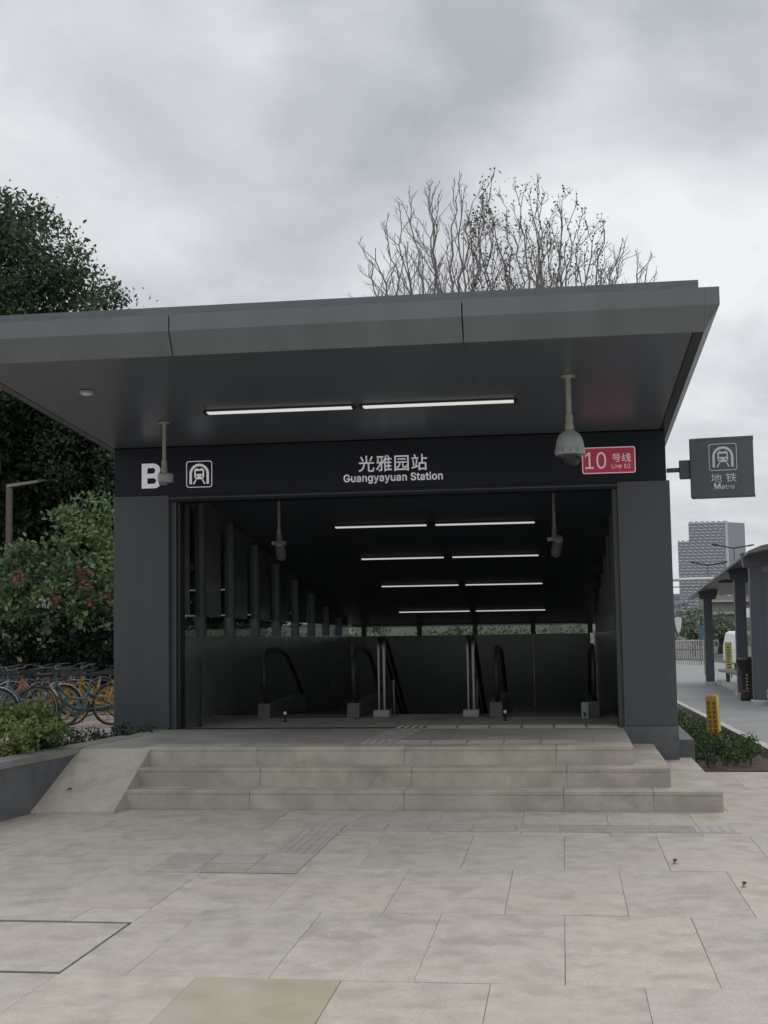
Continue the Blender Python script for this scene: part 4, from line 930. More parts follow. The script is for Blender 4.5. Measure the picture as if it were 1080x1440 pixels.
# bicycles
def ring(mb, r, tr, n=28, nt=6):
    mb.tube([(r*math.cos(2*math.pi*k/n), 0, r*math.sin(2*math.pi*k/n)) for k in range(n)], tr, nt, closed=True)
def make_bike(label, pos, head, frame_m, rim_m, fender_m, basket=True, lean=0.06, steer=0.2, saddle_m=None):
    t = thing('bicycle', label, 'bicycle', (pos[0], pos[1], gz(pos[1])), 0, 'shared bicycles parked by the hedge')
    t.rotation_euler = (lean, 0, head)                    # local +x is forward
    Rw = .335; wb = .56
    def wheel(x_, name, rotz=0.0):
        mb = MB(); ring(mb, Rw-.018, .018); wh = mb.build(name, M['black'], t, True); wh.location = (x_, 0, Rw); wh.rotation_euler = (0, 0, rotz)
        mb = MB(); ring(mb, Rw-.042, .013, 28, 6); mb.build('rim', rim_m, wh, True)
        mb = MB()
        for k in range(5):
            a = 2*math.pi*k/5
            for s_ in (-.09, .09):
                mb.tube([(0.03*math.cos(a), 0, .03*math.sin(a)), ((Rw-.045)*math.cos(a+s_), 0, (Rw-.045)*math.sin(a+s_))], .008, 5)
        mb.lathe([(.03, -.035), (.035, -.03), (.035, .03), (.03, .035)], (0, 0, 0), 12, 'y'); mb.build('spokes', rim_m, wh)
        mb = MB(); arc = [((Rw+.02)*math.cos(a), 0, (Rw+.02)*math.sin(a)) for a in np.linspace(math.radians(25), math.radians(160), 12)]
        for P, Q in zip(arc, arc[1:]):
            mb.hexa([(P[0]*.985, -.028, P[2]*.985), (Q[0]*.985, -.028, Q[2]*.985), (Q[0]*.985, .028, Q[2]*.985), (P[0]*.985, .028, P[2]*.985), (P[0]*1.015, -.024, P[2]*1.015), (Q[0]*1.015, -.024, Q[2]*1.015), (Q[0]*1.015, .024, Q[2]*1.015), (P[0]*1.015, .024, P[2]*1.015)])
        mb.build('fender', fender_m, wh)
    wheel(wb, 'front_wheel', steer); wheel(-wb, 'rear_wheel')
    mb = MB()
    hd0, hd1, bb, seat = (.40, 0, .60), (.345, 0, .80), (-.08, 0, .29), (-.20, 0, .70)
    mb.tube([hd0, hd1], .026, 8); mb.tube([hd0, (.25, 0, .42), (.05, 0, .30), bb], .030, 8); mb.tube([(.37, 0, .70), (.16, 0, .47), (-.12, 0, .44)], .02, 8)
    mb.tube([bb, seat], .022, 8)
    for s_ in (-1, 1):
        mb.tube([bb, (-.3, s_*.05, .29), (-wb, s_*.055, Rw)], .012, 6); mb.tube([(-.16, 0, .55), (-.24, s_*.05, .5), (-wb, s_*.055, Rw)], .011, 6)
        mb.tube([hd0, (.42, s_*.05, .56), (wb, s_*.055, Rw)], .014, 6)
    mb.build('frame', frame_m, t, True)
    mb = MB(); mb.tube([seat, (-.225, 0, .80)], .014, 8); mb.build('seat_post', M['dull_steel'], t, True)
    mb = MB(); mb.hexa([(-.36, -.09, .80), (-.08, -.025, .81), (-.08, .025, .81), (-.36, .09, .80), (-.38, -.085, .86), (-.07, -.02, .845), (-.07, .02, .845), (-.38, .085, .86)])
    mb.build('saddle', saddle_m or M['black'], t)
    mb = MB(); mb.tube([hd1, (.33, 0, .93)], .016, 8); mb.tube([(.20, -.27, .98), (.30, -.24, .97), (.335, -.1, .935), (.335, .1, .935), (.30, .24, .97), (.20, .27, .98)], .013, 8)
    mb.build('handlebar', M['dark'], t, True)
    mb = MB(); mb.lathe([(.085, -.012), (.085, .012)], (-.08, -.045, .29), 16, 'y'); mb.tube([(-.08, -.06, .29), (-.02, -.06, .16)], .01, 6); mb.box(-.07, .03, -.14, -.06, .145, .165)
    mb.tube([(-.08, .06, .29), (-.14, .06, .42)], .01, 6); mb.box(-.19, -.09, .06, .14, .41, .43); mb.build('crank', M['dull_steel'], t)
    mb = MB(); mb.prism([(-.56, .25), (-.02, .215), (.02, .29), (-.02, .365), (-.56, .335)], 'y', -.062, -.05); mb.build('chain_guard', frame_m, t)
    if basket:
        mb = MB()
        x0, x1, z0, z1 = .42, .66, .72, .93
        for zz in (z0, (z0+z1)/2, z1): mb.tube([(x0, -.15, zz), (x1, -.15, zz), (x1, .15, zz), (x0, .15, zz)], .006, 4, closed=True)
        for k in range(7):
            yy = -.15+.05*k
            for xx in (x0, x1): mb.tube([(xx, yy, z0), (xx, yy, z1)], .004, 4)
        for k in range(1, 5):
            xx = x0+.048*k
            for yy in (-.15, .15): mb.tube([(xx, yy, z0), (xx, yy, z1)], .004, 4)
        for k in range(6): mb.tube([(x0, -.13+.052*k, z0), (x1, -.13+.052*k, z0)], .004, 4)
        mb.build('basket', M['dark'], t)
    return t
C_ = {}
C_['teal'] = mat('teal_frame_paint', (0.05, 0.13, 0.15), 0.4); C_['ylw'] = mat('yellow_rim_paint', (0.42, 0.25, 0.035), 0.45)
C_['navy'] = mat('navy_fender_paint', (0.02, 0.024, 0.045), 0.4); C_['wht'] = mat('off_white_fender', (0.48, 0.48, 0.47), 0.5)
C_['gry'] = mat('grey_bike_paint', (0.16, 0.165, 0.17), 0.45); C_['blu'] = mat('blue_bike_paint', (0.03, 0.10, 0.22), 0.4); C_['orange'] = mat('orange_bike_paint', (0.40, 0.14, 0.03), 0.45)
def gp(u, v):
    """Point of the left pavement seen at a photo position."""
    d = AX[0]*((u-540)/1780.3) + AX[1]*(-(v-720)/1780.3) + AX[2]
    t_ = (0.24 - CAM.z) / (d.z + 0.02*d.y); return CAM + d*t_
def bike_at(u, v, ang, **k):
    q = gp(u, v); return (q.x, q.y), math.radians(ang)
for (u, v, ang, lab, fm, rm, fe, bk, st_) in (
    (110, 1023, 221, 'teal framed bicycle with a yellow front wheel, nearest the left pier', 'teal', 'ylw', 'navy', False, -.85),
    (42, 1026, 222, 'bicycle with a pale grey front mudguard behind the planter shrub', 'gry', 'gry', 'wht', False, -.5),
    (2, 1026, 205, 'bicycle with a large dark navy mudguard at the left edge', 'navy', 'gry', 'navy', False, -.2),
    (146, 1018, 232, 'yellow wheeled bicycle half hidden behind the left pier', 'ylw', 'ylw', 'navy', True, .3),
    (128, 1012, 225, 'yellow framed bicycle parked behind the teal one', 'ylw', 'ylw', 'ylw', True, .1),
    (92, 1011, 230, 'grey bicycle in the second row, behind the teal bicycle front wheel', 'gry', 'ylw', 'gry', True, -.2),
    (60, 1010, 222, 'orange framed bicycle in the second row, above the pale mudguard', 'orange', 'gry', 'wht', True, .2),
    (26, 1008, 226, 'blue bicycle in the second row near the left edge', 'blu', 'gry', 'navy', True, .0),
    (-6, 1008, 220, 'grey bicycle in the second row cut by the left edge', 'gry', 'gry', 'gry', True, .2),
    (140, 1004, 228, 'dark bicycle in the back row beside the left pier', 'navy', 'gry', 'wht', True, .1),
    (106, 1003, 224, 'teal bicycle in the back row against the dark hedge', 'teal', 'gry', 'gry', True, -.2),
    (74, 1002, 227, 'yellow bicycle in the back row against the dark hedge', 'ylw', 'ylw', 'gry', True, .2)):
    pos, hd = bike_at(u, v, ang + (0 if 'teal framed' in lab else R.uniform(-34, 22)))
    st_ += R.uniform(-.35, .35); Rz = R.uniform(-.06, .14)
    make_bike(lab, pos, hd, C_[fm], C_[rm], C_[fe], bk and v > 1005, Rz, st_)

# flowering hedge: three big shrubs
def L_(u, v, Y, rpx, sq=(1, 1, 1)):
    q = at(u, v, Y); r = rpx*Y/1780.3*1.03; return ((q.x, q.y, q.z), (r*sq[0], r*sq[1], r*sq[2]))
def fl(u, v, Y, r, n=45, m_='petal_red'):
    q = at(u, v, Y); return ((q.x, q.y, q.z), r, n, M[m_])
Yh = 25.5
shrub('flowering_shrub', 'tall leafy shrub with red flowers beside the left pier', (at(118, 960, Yh).x, Yh+.6, gz(Yh)),
      [L_(125, 720, Yh+.6, 34), L_(95, 735, Yh+.6, 30), L_(150, 745, Yh+.6, 36), L_(118, 775, Yh+.3, 45), L_(150, 800, Yh, 42), L_(105, 830, Yh, 48), L_(140, 870, Yh, 48), L_(185, 800, Yh+.6, 50), L_(215, 840, Yh+.8, 60), L_(165, 860, Yh+.6, 50)],
      M['leaf_shrub'], .125, 25, 60, .21, stems=12, shell=.35, aspect=.62,
      flowers=[fl(120, 818, Yh-.75, .18), fl(128, 848, Yh-.7, .08, 16), fl(116, 805, Yh-.7, .12, 20), fl(148, 838, Yh-.7, .1, 14), fl(258, 795, Yh-.3, .3, 40), fl(80, 842, Yh-.7, .10, 22)])
shrub('flowering_shrub', 'leafy shrub with one big red flower cluster below the brown lamp', (at(30, 960, Yh).x, Yh+.8, gz(Yh)),
      [L_(40, 795, Yh+.4, 40), L_(70, 790, Yh+.4, 36), L_(10, 800, Yh+.2, 42), L_(40, 840, Yh, 46), L_(75, 860, Yh, 40), L_(-25, 830, Yh, 60), L_(5, 870, Yh, 45)],
      M['leaf_shrub'], .125, 25, 60, .21, stems=10, shell=.35, aspect=.62,
      flowers=[fl(27, 811, Yh-.8, .16, 55), fl(63, 846, Yh-.8, .12, 26, 'petal_white'), fl(76, 845, Yh-.75, .10, 20)])
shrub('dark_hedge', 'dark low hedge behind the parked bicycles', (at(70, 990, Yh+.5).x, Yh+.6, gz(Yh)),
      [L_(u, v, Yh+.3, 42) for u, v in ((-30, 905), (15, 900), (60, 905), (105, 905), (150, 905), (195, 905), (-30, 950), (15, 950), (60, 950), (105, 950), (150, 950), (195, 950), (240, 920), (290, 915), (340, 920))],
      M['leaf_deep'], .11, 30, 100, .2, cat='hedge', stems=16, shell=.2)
# brown lamp
q0, q1 = at(12.5, 765, 27.0), at(13.5, 686, 27.0); q2 = at(64, 675, 27.0)
s = thing('path_lamp', 'brown L shaped path lamp rising out of the flowering shrub', 'street lamp', (q0.x, 27.0, gz(27)))
zt = q1.z - gz(27)
MB().box(-.055, .055, -.055, .055, 0, zt, .006).build('post', M['lamp_brown'], s)
ax_ = q2.x - q0.x
MB().hexa([(-.055, -.055, zt+.001), (ax_-.16, -.055, zt+.10), (ax_-.16, .055, zt+.10), (-.055, .055, zt+.001), (-.055, -.055, zt+.075), (ax_-.16, -.055, zt+.15), (ax_-.16, .055, zt+.15), (-.055, .055, zt+.075)]).build('arm', M['dull_steel'], s)
MB().hexa([(ax_-.158, -.07, zt+.095), (ax_, -.07, zt+.125), (ax_, .07, zt+.125), (ax_-.158, .07, zt+.095), (ax_-.158, -.06, zt+.165), (ax_, -.05, zt+.165), (ax_, .05, zt+.165), (ax_-.158, .06, zt+.165)]).build('lamp_head', M['dark'], s)

# big evergreen trees at left
rt = np.random.default_rng(5)
Yt = 29.0
def lt(lst, dY=0): return [L_(u, v, Yt+dY+y_, r) for u, v, r, y_ in lst]
leafy_tree('evergreen_tree', 'large dark evergreen tree rising over the left end of the canopy', (at(-30, 960, Yt).x, Yt, gz(Yt)),
    lt([(-40, 320, 70, 0), (5, 300, 45, 0), (20, 345, 55, .4), (60, 345, 45, 0), (85, 375, 42, -.3), (30, 400, 75, -.5), (95, 415, 42, 0), (-60, 400, 110, .6), (115, 400, 20, 0), (50, 470, 90, 0), (-20, 480, 100, -.6)]),
    M['leaf_dark'], .13, 84, 27, .46, rt, .25, fork=.7)
leafy_tree('evergreen_tree', 'smaller dark evergreen whose low spray shows just above the canopy edge', (at(130, 960, Yt+2).x, Yt+2, gz(Yt)),
    lt([(150, 425, 28, 2), (130, 440, 30, 2), (168, 412, 12, 2), (120, 500, 70, 2), (90, 560, 85, 2), (160, 560, 70, 2.4), (130, 630, 90, 2), (190, 640, 80, 2.4)]),
    M['leaf_dark'], .13, 70, 30, .42, rt, .16, fork=.75)
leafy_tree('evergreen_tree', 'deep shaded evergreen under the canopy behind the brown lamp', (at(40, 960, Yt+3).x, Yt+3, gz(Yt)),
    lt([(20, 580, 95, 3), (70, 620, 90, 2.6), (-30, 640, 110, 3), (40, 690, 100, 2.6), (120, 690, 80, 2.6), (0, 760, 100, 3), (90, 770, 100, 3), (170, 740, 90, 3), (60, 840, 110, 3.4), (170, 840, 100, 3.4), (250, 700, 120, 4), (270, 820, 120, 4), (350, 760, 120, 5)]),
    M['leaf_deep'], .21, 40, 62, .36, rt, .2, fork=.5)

# =================================================================== BARE TREES BEHIND THE ROOF
def bare_tree(label, base, fork, targets, rng, leaf_n, leafy):
    """Nearly leafless tree: long clear stems fan up from a low fork to a broad dome, with alternate side branches and twigs."""
    t = thing('bare_tree', label, 'tree', base, 0, 'bare trees behind the entrance roof')
    B = Vector(base); F = Vector(fork) - B
    mb, tw = MB(), MB(); tips = []
    limb(mb, (0, 0, -.2), F, .26, .20, rng, 10, .02)
    def curve(p, d, L, bend, n):
        pts = [p.copy()]; q = p.copy(); dd = d.normalized()
        for k in range(n):
            dd = (dd + Vector((0, 0, bend/n)) + Vector(rng.normal(size=3))*.085).normalized(); q = q + dd*L/n; pts.append(q)
        return pts
    def taper(r0, r1, n): return [r0 + (r1-r0)*k/n for k in range(n+1)]
    def dev(d, ang):
        a = d.orthogonal().normalized(); a.rotate(Matrix.Rotation(rng.uniform(0, 2*math.pi), 3, d)); return (d*math.cos(ang) + a*math.sin(ang)).normalized()
    for T in targets:
        T = Vector(T) - B
        mid = F.lerp(T, .5); mid.x += (T.x-F.x)*.22; mid.y += (T.y-F.y)*.22
        n = 16; pts = []
        for k in range(n+1):
            u = k/n; q = F*(1-u)**2 + mid*2*u*(1-u) + T*u*u
            if 0 < k: q = q + Vector(rng.normal(size=3))*.07
            pts.append(q)
        mb.tube(pts, taper(.085, .014, n), 6, caps=False); tips.append(pts[-1])
        for k in range(6, n+1):
            if rng.random() < .12: continue
            d = (pts[k]-pts[k-1]).normalized(); L = (1.9 - 1.25*(k-6)/(n-6))*rng.uniform(.6, 1.25)
            c = curve(pts[k], dev(d, rng.uniform(.4, .75)), L, .55, 6); tw.tube(c, taper(.030*(1-.5*(k-6)/(n-6)), .009, 6), 4, caps=False); tips.append(c[-1])
            for j in range(2, 7):
                if rng.random() < .25: continue
                d2 = (c[j]-c[j-1]).normalized(); c2 = curve(c[j], dev(d2, rng.uniform(.4, .85)), L*.45*rng.uniform(.5, 1.2), .5, 4)
                tw.tube(c2, taper(.013, .007, 4), 3, caps=False); tips.append(c2[-1])
                if rng.random() < .5:
                    c3 = curve(c2[2], dev((c2[2]-c2[1]).normalized(), .6), L*.2, .4, 2); tw.tube(c3, taper(.009, .006, 2), 3, caps=False); tips.append(c3[-1])
    mb.build('trunk', M['bark'], t, True); tw.build('twigs', M['bark'], t)
    tips = [q for q in tips if leafy(q + B)]
    if leaf_n and tips:
        P = np.array([tuple(q) for q in tips]); idx = rng.integers(0, len(P), leaf_n)
        link_mesh('leaves', leaf_mesh('leaves', P[idx] + rng.normal(size=(leaf_n, 3))*.09, .125, rng), M['leaf_olive'], t)
    return t
Yb = 44.0
OUT = [(508, 372), (530, 338), (556, 300), (575, 272), (610, 264), (650, 255), (690, 268), (735, 262), (775, 266), (820, 292), (850, 320), (885, 345), (926, 376)]
def outline(u):
    for (a0, b0), (a1, b1) in zip(OUT, OUT[1:]):
        if a0 <= u <= a1: return b0 + (b1-b0)*(u-a0)/(a1-a0)
    return 380
def bt2(label, u, us, Y, seed, n_leaf, leafy):
    rng = np.random.default_rng(seed); q = at(u, 900, Y); base = (q.x, Y, gz(Y)); fk = at(u, 610, Y); T = []
    for uu in us:
        uj = uu + rng.normal()*6; T.append(tuple(at(uj, outline(min(max(uj, 509), 925)) + abs(rng.normal())*16 + 4, Y + rng.normal()*1.5)))
        if rng.random() < .55: T.append(tuple(at(uu + rng.normal()*14, outline(min(max(uu, 509), 925)) + rng.uniform(40, 80), Y + rng.normal()*2.0)))
    return bare_tree(label, base, tuple(fk), T, rng, n_leaf, leafy)
bt2('bare grey tree spreading left behind the middle of the canopy roof', 635, (512, 530, 546, 562, 576, 592, 610, 628, 645, 660, 676, 692), Yb, 3, 420, lambda q: q.x > at(665, 300, Yb).x)
bt2('bare tree with scattered olive leaves behind the right half of the canopy roof', 778, (690, 706, 722, 737, 752, 768, 784, 800, 816, 832, 850, 866, 880, 895, 910, 922), Yb+1.5, 4, 1300, lambda q: q.x < at(850, 300, Yb).x)

# greenery standing behind the entrance, seen through its window strip
rs_ = np.random.default_rng(31)
for k, (u, Y, lm, lab) in enumerate(((400, 33, 'leaf_shrub', 'green shrub behind the entrance, seen through the left part of the window strip'), (520, 36, 'leaf_far', 'pale green shrub behind the entrance, left of the middle of the window strip'),
                                   (640, 34, 'leaf_shrub', 'green shrub behind the entrance, right of the middle of the window strip'), (790, 37, 'leaf_far', 'pale green shrub behind the entrance, right end of the window strip'))):
    q = at(u, 905, Y)
    shrub('rear_shrub', lab, (q.x, Y, gz(Y)), [((q.x+dx_, Y+rs_.normal()*.3, gz(Y)+.9+rs_.uniform(0, .6)), (.75, .6, .6)) for dx_ in (-1.0, -.2, .6, 1.3)], M[lm], .11, 26, 40, .22, stems=6, group='shrubs behind the entrance')
s = thing('rear_fence', 'pale low boundary wall far behind the entrance, glimpsed through the window strip', 'wall', (-3.5, 48, gz(48)))
MB().box(-9, 3.6, -.1, .1, 0, 1.5).build('wall_panel', M['kerb_white'], s); MB().box(-9.05, 3.65, -.14, .14, 1.502, 1.58).build('coping', M['kerb_cap'], s)

# =================================================================== RIGHT SIDE
# planting bed with kerb
tag(MB().hexa([(1.19, 12.37, -.1), (2.09, 12.37, -.1), (2.09, 24, -.35), (1.19, 24, -.35), (1.19, 12.37, .012), (2.09, 12.37, .012), (2.09, 24, -.20), (1.19, 24, -.20)]).build('bed_soil', M['soil']), kind='structure')
kb = thing('kerb', 'pale concrete kerb between the planting bed and the grey path', 'kerb', (2.14, 12.4, 0))
y = 12.4
while y < 60:
    y1 = y + 1.2
    MB().hexa([(2.085-2.14, y+.004-12.4, gz(y)-.15), (2.195-2.14, y+.004-12.4, gz(y)-.15), (2.195-2.14, y1-.004-12.4, gz(y1)-.15), (2.085-2.14, y1-.004-12.4, gz(y1)-.15),
               (2.09-2.14, y+.004-12.4, gz(y)+.10), (2.19-2.14, y+.004-12.4, gz(y)+.10), (2.19-2.14, y1-.004-12.4, gz(y1)+.10), (2.09-2.14, y1-.004-12.4, gz(y1)+.10)]).build('kerb_stone', M['kerb_white'], kb)
    y = y1
rh = np.random.default_rng(77)
lob = []
yy = 12.72
while yy < 23:
    for xx in (1.34, 1.58, 1.82):
        front = max(0.0, 1 - (yy-12.7)/2.4)
        zc = .075 + .11*front; rz_ = .09 + .075*front
        if xx > 1.8: zc -= .02; rz_ -= .015
        lob.append(((xx + rh.normal()*.03, yy + rh.normal()*.08, gz(yy) + zc), (.18, .24, rz_ + .02*rh.random())))
    yy += .36
shrub('box_hedge', 'low dense green hedge in the bed between the entrance and the pale kerb', (1.62, 13.5, -.03), lob, M['leaf_hedge'], .034, 34, 330, .05, cat='hedge', stems=60, shell=.2)
# yellow marker post
q = at(1004, 1036, 15.2)
s = thing('marker_post', 'yellow square marker post with dark red writing, standing in the low hedge', 'marker post', (1.71, 15.2, gz(15.2)))
s.rotation_euler = (math.radians(0), math.radians(-2.0), math.radians(-20))
zt = at(1000, 979, 15.2).z - gz(15.2)
MB().prism([(-.068, 0), (.068, 0), (.062, zt), (-.062, zt)], 'y', -.06, .06).build('post', M['yellow'], s)
MB().hexa([(-.060, -.055, zt+.001), (.060, -.055, zt+.001), (.060, .055, zt+.001), (-.060, .055, zt+.001), (-.018, -.015, zt+.026), (.022, -.015, zt+.026), (.022, .018, zt+.026), (-.018, .018, zt+.026)]).build('cap', M['orange'], s)
mk = MB(); Rm_ = random.Random(4)
for cx_ in (-.028, .028):
    for k in range(8):
        z_ = zt - .075 - k*.052
        for j in range(3): mk.box(cx_-.019+Rm_.uniform(0, .004), cx_+.019-Rm_.uniform(0, .006), -.0625, -.0595, z_-.016+j*.013-.002, z_-.016+j*.013+.003)
        xx = cx_+Rm_.choice((-.012, 0, .011)); mk.box(xx-.0025, xx+.0025, -.0628, -.0594, z_-.02, z_+.016)
mk.build('marking', M['dark_red'], s)

# litter bin
q = at(1052, 985, 27.6)
s = thing('litter_bin', 'black litter bin with a flared top and faded yellow marks, on the grey path', 'litter bin', (q.x+.02, 27.6, gz(27.6)))
hb = .86
MB().lathe([(.165, 0), (.178, .03), (.172, .09), (.150, .20), (.152, .60), (.17, .64), (.215, .74), (.245, .84), (.24, hb), (.20, hb), (.18, .76)], n=20).build('body', M['black'], s, True)
MB().lathe([(.195, hb+.002), (.17, hb+.04), (.06, hb+.055)], n=20).build('lid', M['dark'], s, True)
mb = MB()
for k in range(5):
    z_ = .26 + .07*k
    for a0 in (-.30, ):
        a = -math.pi/2 + a0
        mb.box(.158*math.cos(a)-.02, .158*math.cos(a)+.02, .158*math.sin(a)-.006, .158*math.sin(a)+.004, z_-.016, z_+.016)
mb.build('marking', M['yellow'], s)
MB().box(-.14, -.02, -.16, -.145, .19, .215).build('marking', M['sign_red'], s)

# bus shelter
sh = thing('bus_shelter', 'grey bus shelter with a curved overhanging roof along the path', 'bus shelter', (4.0, 30, 0))
def shw(o): o.location = o.location - sh.location; return o
SP = mat('shelter_grey_paint', (0.085, 0.09, 0.105), 0.45, var=0.1, scale=2)
SPl = mat('shelter_roof_paint', (0.16, 0.155, 0.15), 0.45, var=0.1, scale=1)
def roof_edge(Y):
    t_ = (Y-24.6)/(42.0-24.6)
    return 3.50 + t_*0.50, 2.68 - t_*0.62
prof = [(0.0, 0.0), (.25, .10), (.6, .17), (1.0, .19), (1.5, .19), (2.1, .13), (2.6, .03)]
mb = MB(); ys_ = [24.6, 28, 32, 36, 40, 42.0]; rings = []
for Y in ys_:
    ex, ez = roof_edge(Y)
    rings.append(([mb.bm.verts.new((ex+p, Y, ez+z_)) for p, z_ in prof], [mb.bm.verts.new((ex+p, Y, ez+z_-.10 if 0 < i < len(prof)-1 else ez+z_-.05)) for i, (p, z_) in enumerate(prof)]))
for (A, B_), (A2, B2) in zip(rings, rings[1:]):
    for i in range(len(prof)-1):
        mb.bm.faces.new((A[i], A[i+1], A2[i+1], A2[i])); mb.bm.faces.new((B_[i], B2[i], B2[i+1], B_[i+1]))
    mb.bm.faces.new((A[0], A2[0], B2[0], B_[0])); mb.bm.faces.new((A[-1], B_[-1], B2[-1], A2[-1]))
for A, B_ in (rings[0], rings[-1]):
    for i in range(len(prof)-1): mb.bm.faces.new((A[i], A[i+1], B_[i+1], B_[i]))
shw(mb.build('roof', SPl, sh))
for Y, u in ((25.6, 1068), (29.3, 1045), (38.0, 999)):
    q = at(u, 960, Y); x_ = q.x; ex, ez = roof_edge(Y); zt = ez + .06
    shw(MB().box(x_-.12, x_+.12, Y-.10, Y+.10, gz(Y)-.05, zt, .01).build('post', SP, sh))
    shw(MB().box(x_+.85, x_+.99, Y-.08, Y+.08, gz(Y)-.05, zt+.1, .01).build('post', SP, sh))
    shw(MB().hexa([(x_-.22, Y-.12, zt-.30), (x_+.22, Y-.12, zt-.30), (x_+.22, Y+.12, zt-.30), (x_-.22, Y+.12, zt-.30), (x_-.26, Y-.14, zt-.02), (x_+.30, Y-.14, zt-.02), (x_+.30, Y+.14, zt-.02), (x_-.26, Y+.14, zt-.02)]).build('bracket', SP, sh))
    shw(MB().box(x_-.16, x_+.16, Y-.16, Y+.16, gz(Y)-.05, gz(Y)+.10, .01).build('post_foot', M['kerb_white'], sh))
for Y in (27.4, 33.6):
    ex, ez = roof_edge(Y)
    shw(MB().box(ex+.25, ex+2.3, Y-.05, Y+.05, ez-.04, ez+.05, .006).build('roof_rib', SP, sh))
qa, qb = at(1045, 960, 29.45), at(999, 960, 37.8)
shw(MB().box(qa.x+.86, qa.x+.875, 25.95, 29.15, gz(27)+.35, 1.95).build('glass_panel', M['glass_balustrade'], sh))
shw(MB().box(qa.x+.84, qa.x+.89, 25.7, 29.2, 1.95, 2.01).build('rail', SP, sh))
shw(MB().hexa([(qa.x+.91, 29.5, gz(29.5)+.35), (qa.x+.925, 29.5, gz(29.5)+.35), (qb.x+.925, 37.7, gz(37.7)+.35), (qb.x+.91, 37.7, gz(37.7)+.35), (qa.x+.91, 29.5, 1.75), (qa.x+.925, 29.5, 1.75), (qb.x+.925, 37.7, 1.65), (qb.x+.91, 37.7, 1.65)]).build('glass_panel', M['glass_balustrade'], sh))
q = at(1069, 960, 25.3)
shw(MB().box(q.x-.02, q.x+1.5, 25.72, 25.86, gz(25.8)+.30, 2.30, .01).build('advert_panel', mat('advert_panel_grey', (.12, .13, .155), .3, var=.1, scale=1), sh))
shw(MB().hexa([(qa.x+.2, 29.6, gz(29.6)+.40), (qa.x+.55, 29.6, gz(29.6)+.40), (qb.x+.55, 37.4, gz(37.4)+.40), (qb.x+.2, 37.4, gz(37.4)+.40), (qa.x+.2, 29.6, gz(29.6)+.45), (qa.x+.55, 29.6, gz(29.6)+.45), (qb.x+.55, 37.4, gz(37.4)+.45), (qb.x+.2, 37.4, gz(37.4)+.45)]).build('bench', M['dull_steel'], sh))
for Y in (30.5, 33.5, 36.5):
    x_ = qa.x + (qb.x-qa.x)*(Y-29.5)/8.2
    shw(MB().box(x_+.32, x_+.42, Y-.05, Y+.05, gz(Y)-.02, gz(Y)+.40).build('bench_leg', SP, sh))
y = 25.0
ke = thing('platform_kerb', 'pale stone kerb under the bus shelter posts', 'kerb', (3.7, 25, 0))
while y < 39:
    y1 = y+1.6; xa, xb = 3.86+(y-25)*.047, 3.86+(y1-25)*.047
    o = MB().hexa([(xa, y+.01, gz(y)-.1), (xa+.2, y+.01, gz(y)-.1), (xb+.2, y1-.01, gz(y1)-.1), (xb, y1-.01, gz(y1)-.1), (xa, y+.01, gz(y)+.13), (xa+.2, y+.01, gz(y)+.13), (xb+.2, y1-.01, gz(y1)+.13), (xb, y1-.01, gz(y1)+.13)]).build('kerb_stone', M['kerb_white'], ke)
    o.location = -ke.location; y = y1
# boards behind the shelter
def board(name, label, u0, u1, v0, v1, Y, mt, marks=None):
    a, b = at(u0, v0, Y), at(u1, v1, Y)
    s = thing(name, label, 'sign', ((a.x+b.x)/2, Y, gz(Y))); h = (b.x-a.x)/2; z0, z1 = b.z-gz(Y), a.z-gz(Y)
    MB().box(-h, h, -.04, .04, max(z0, .06), z1, .01).build('panel', mt, s)
    for sx in (-1, 1): MB().box(sx*h*.7-.025, sx*h*.7+.025, -.03, .03, -.05, max(z0, .06)-.001).build('leg', M['dull_steel'], s)
    if marks: 
        mb = MB(); rr_ = random.Random(2)
        for k in range(marks): 
            z_ = z0 + (z1-z0)*(.12+.78*k/marks); mb.box(-h*.5, h*rr_.uniform(.1, .6), -.046, -.0405, z_, z_+(z1-z0)*.035)
        mb.build('marking', M['dark'], s)
board('yellow_board', 'upright dull yellow board with dark marks behind the bus shelter', 1019, 1030, 903, 944, 46, mat('dull_yellow_board', (.36, .33, .10), .6, var=.1), 8)
board('green_board', 'narrow lime green board at the far post of the bus shelter', 989, 998, 894, 946, 50, mat('lime_board', (.16, .30, .05), .6, var=.15))
board('blue_board', 'blue and grey information board beyond the barred fence', 982, 996, 880, 900, 74, mat('blue_board', (.07, .13, .20), .5, var=.3, scale=2))
# barred fence across the far end of the path
fe_ = thing('barred_fence', 'pale barred metal fence across the far end of the path', 'fence', (7.0, 77, gz(77)))
fa, fb = at(930, 926, 84), at(990, 936, 74)
MBp = M['kerb_white']; rail = MB()
nb = 21
for k in range(nb):
    t_ = k/(nb-1); x_ = fa.x+(fb.x-fa.x)*t_ - 7.0; y_ = fa.y+(fb.y-fa.y)*t_ - 77; z0 = gz(y_+77)-gz(77)
    MB().box(x_-.035, x_+.035, y_-.035, y_+.035, z0, z0+1.42).build('bar', MBp, fe_)
for zz in (.25, .85, 1.36):
    rail = MB(); rail.tube([(fa.x-7.0, fa.y-77, gz(fa.y)-gz(77)+zz), (fb.x-7.0, fb.y-77, gz(fb.y)-gz(77)+zz)], .035, 6); rail.build('rail', M['dark'] if zz < 1 else MBp, fe_)
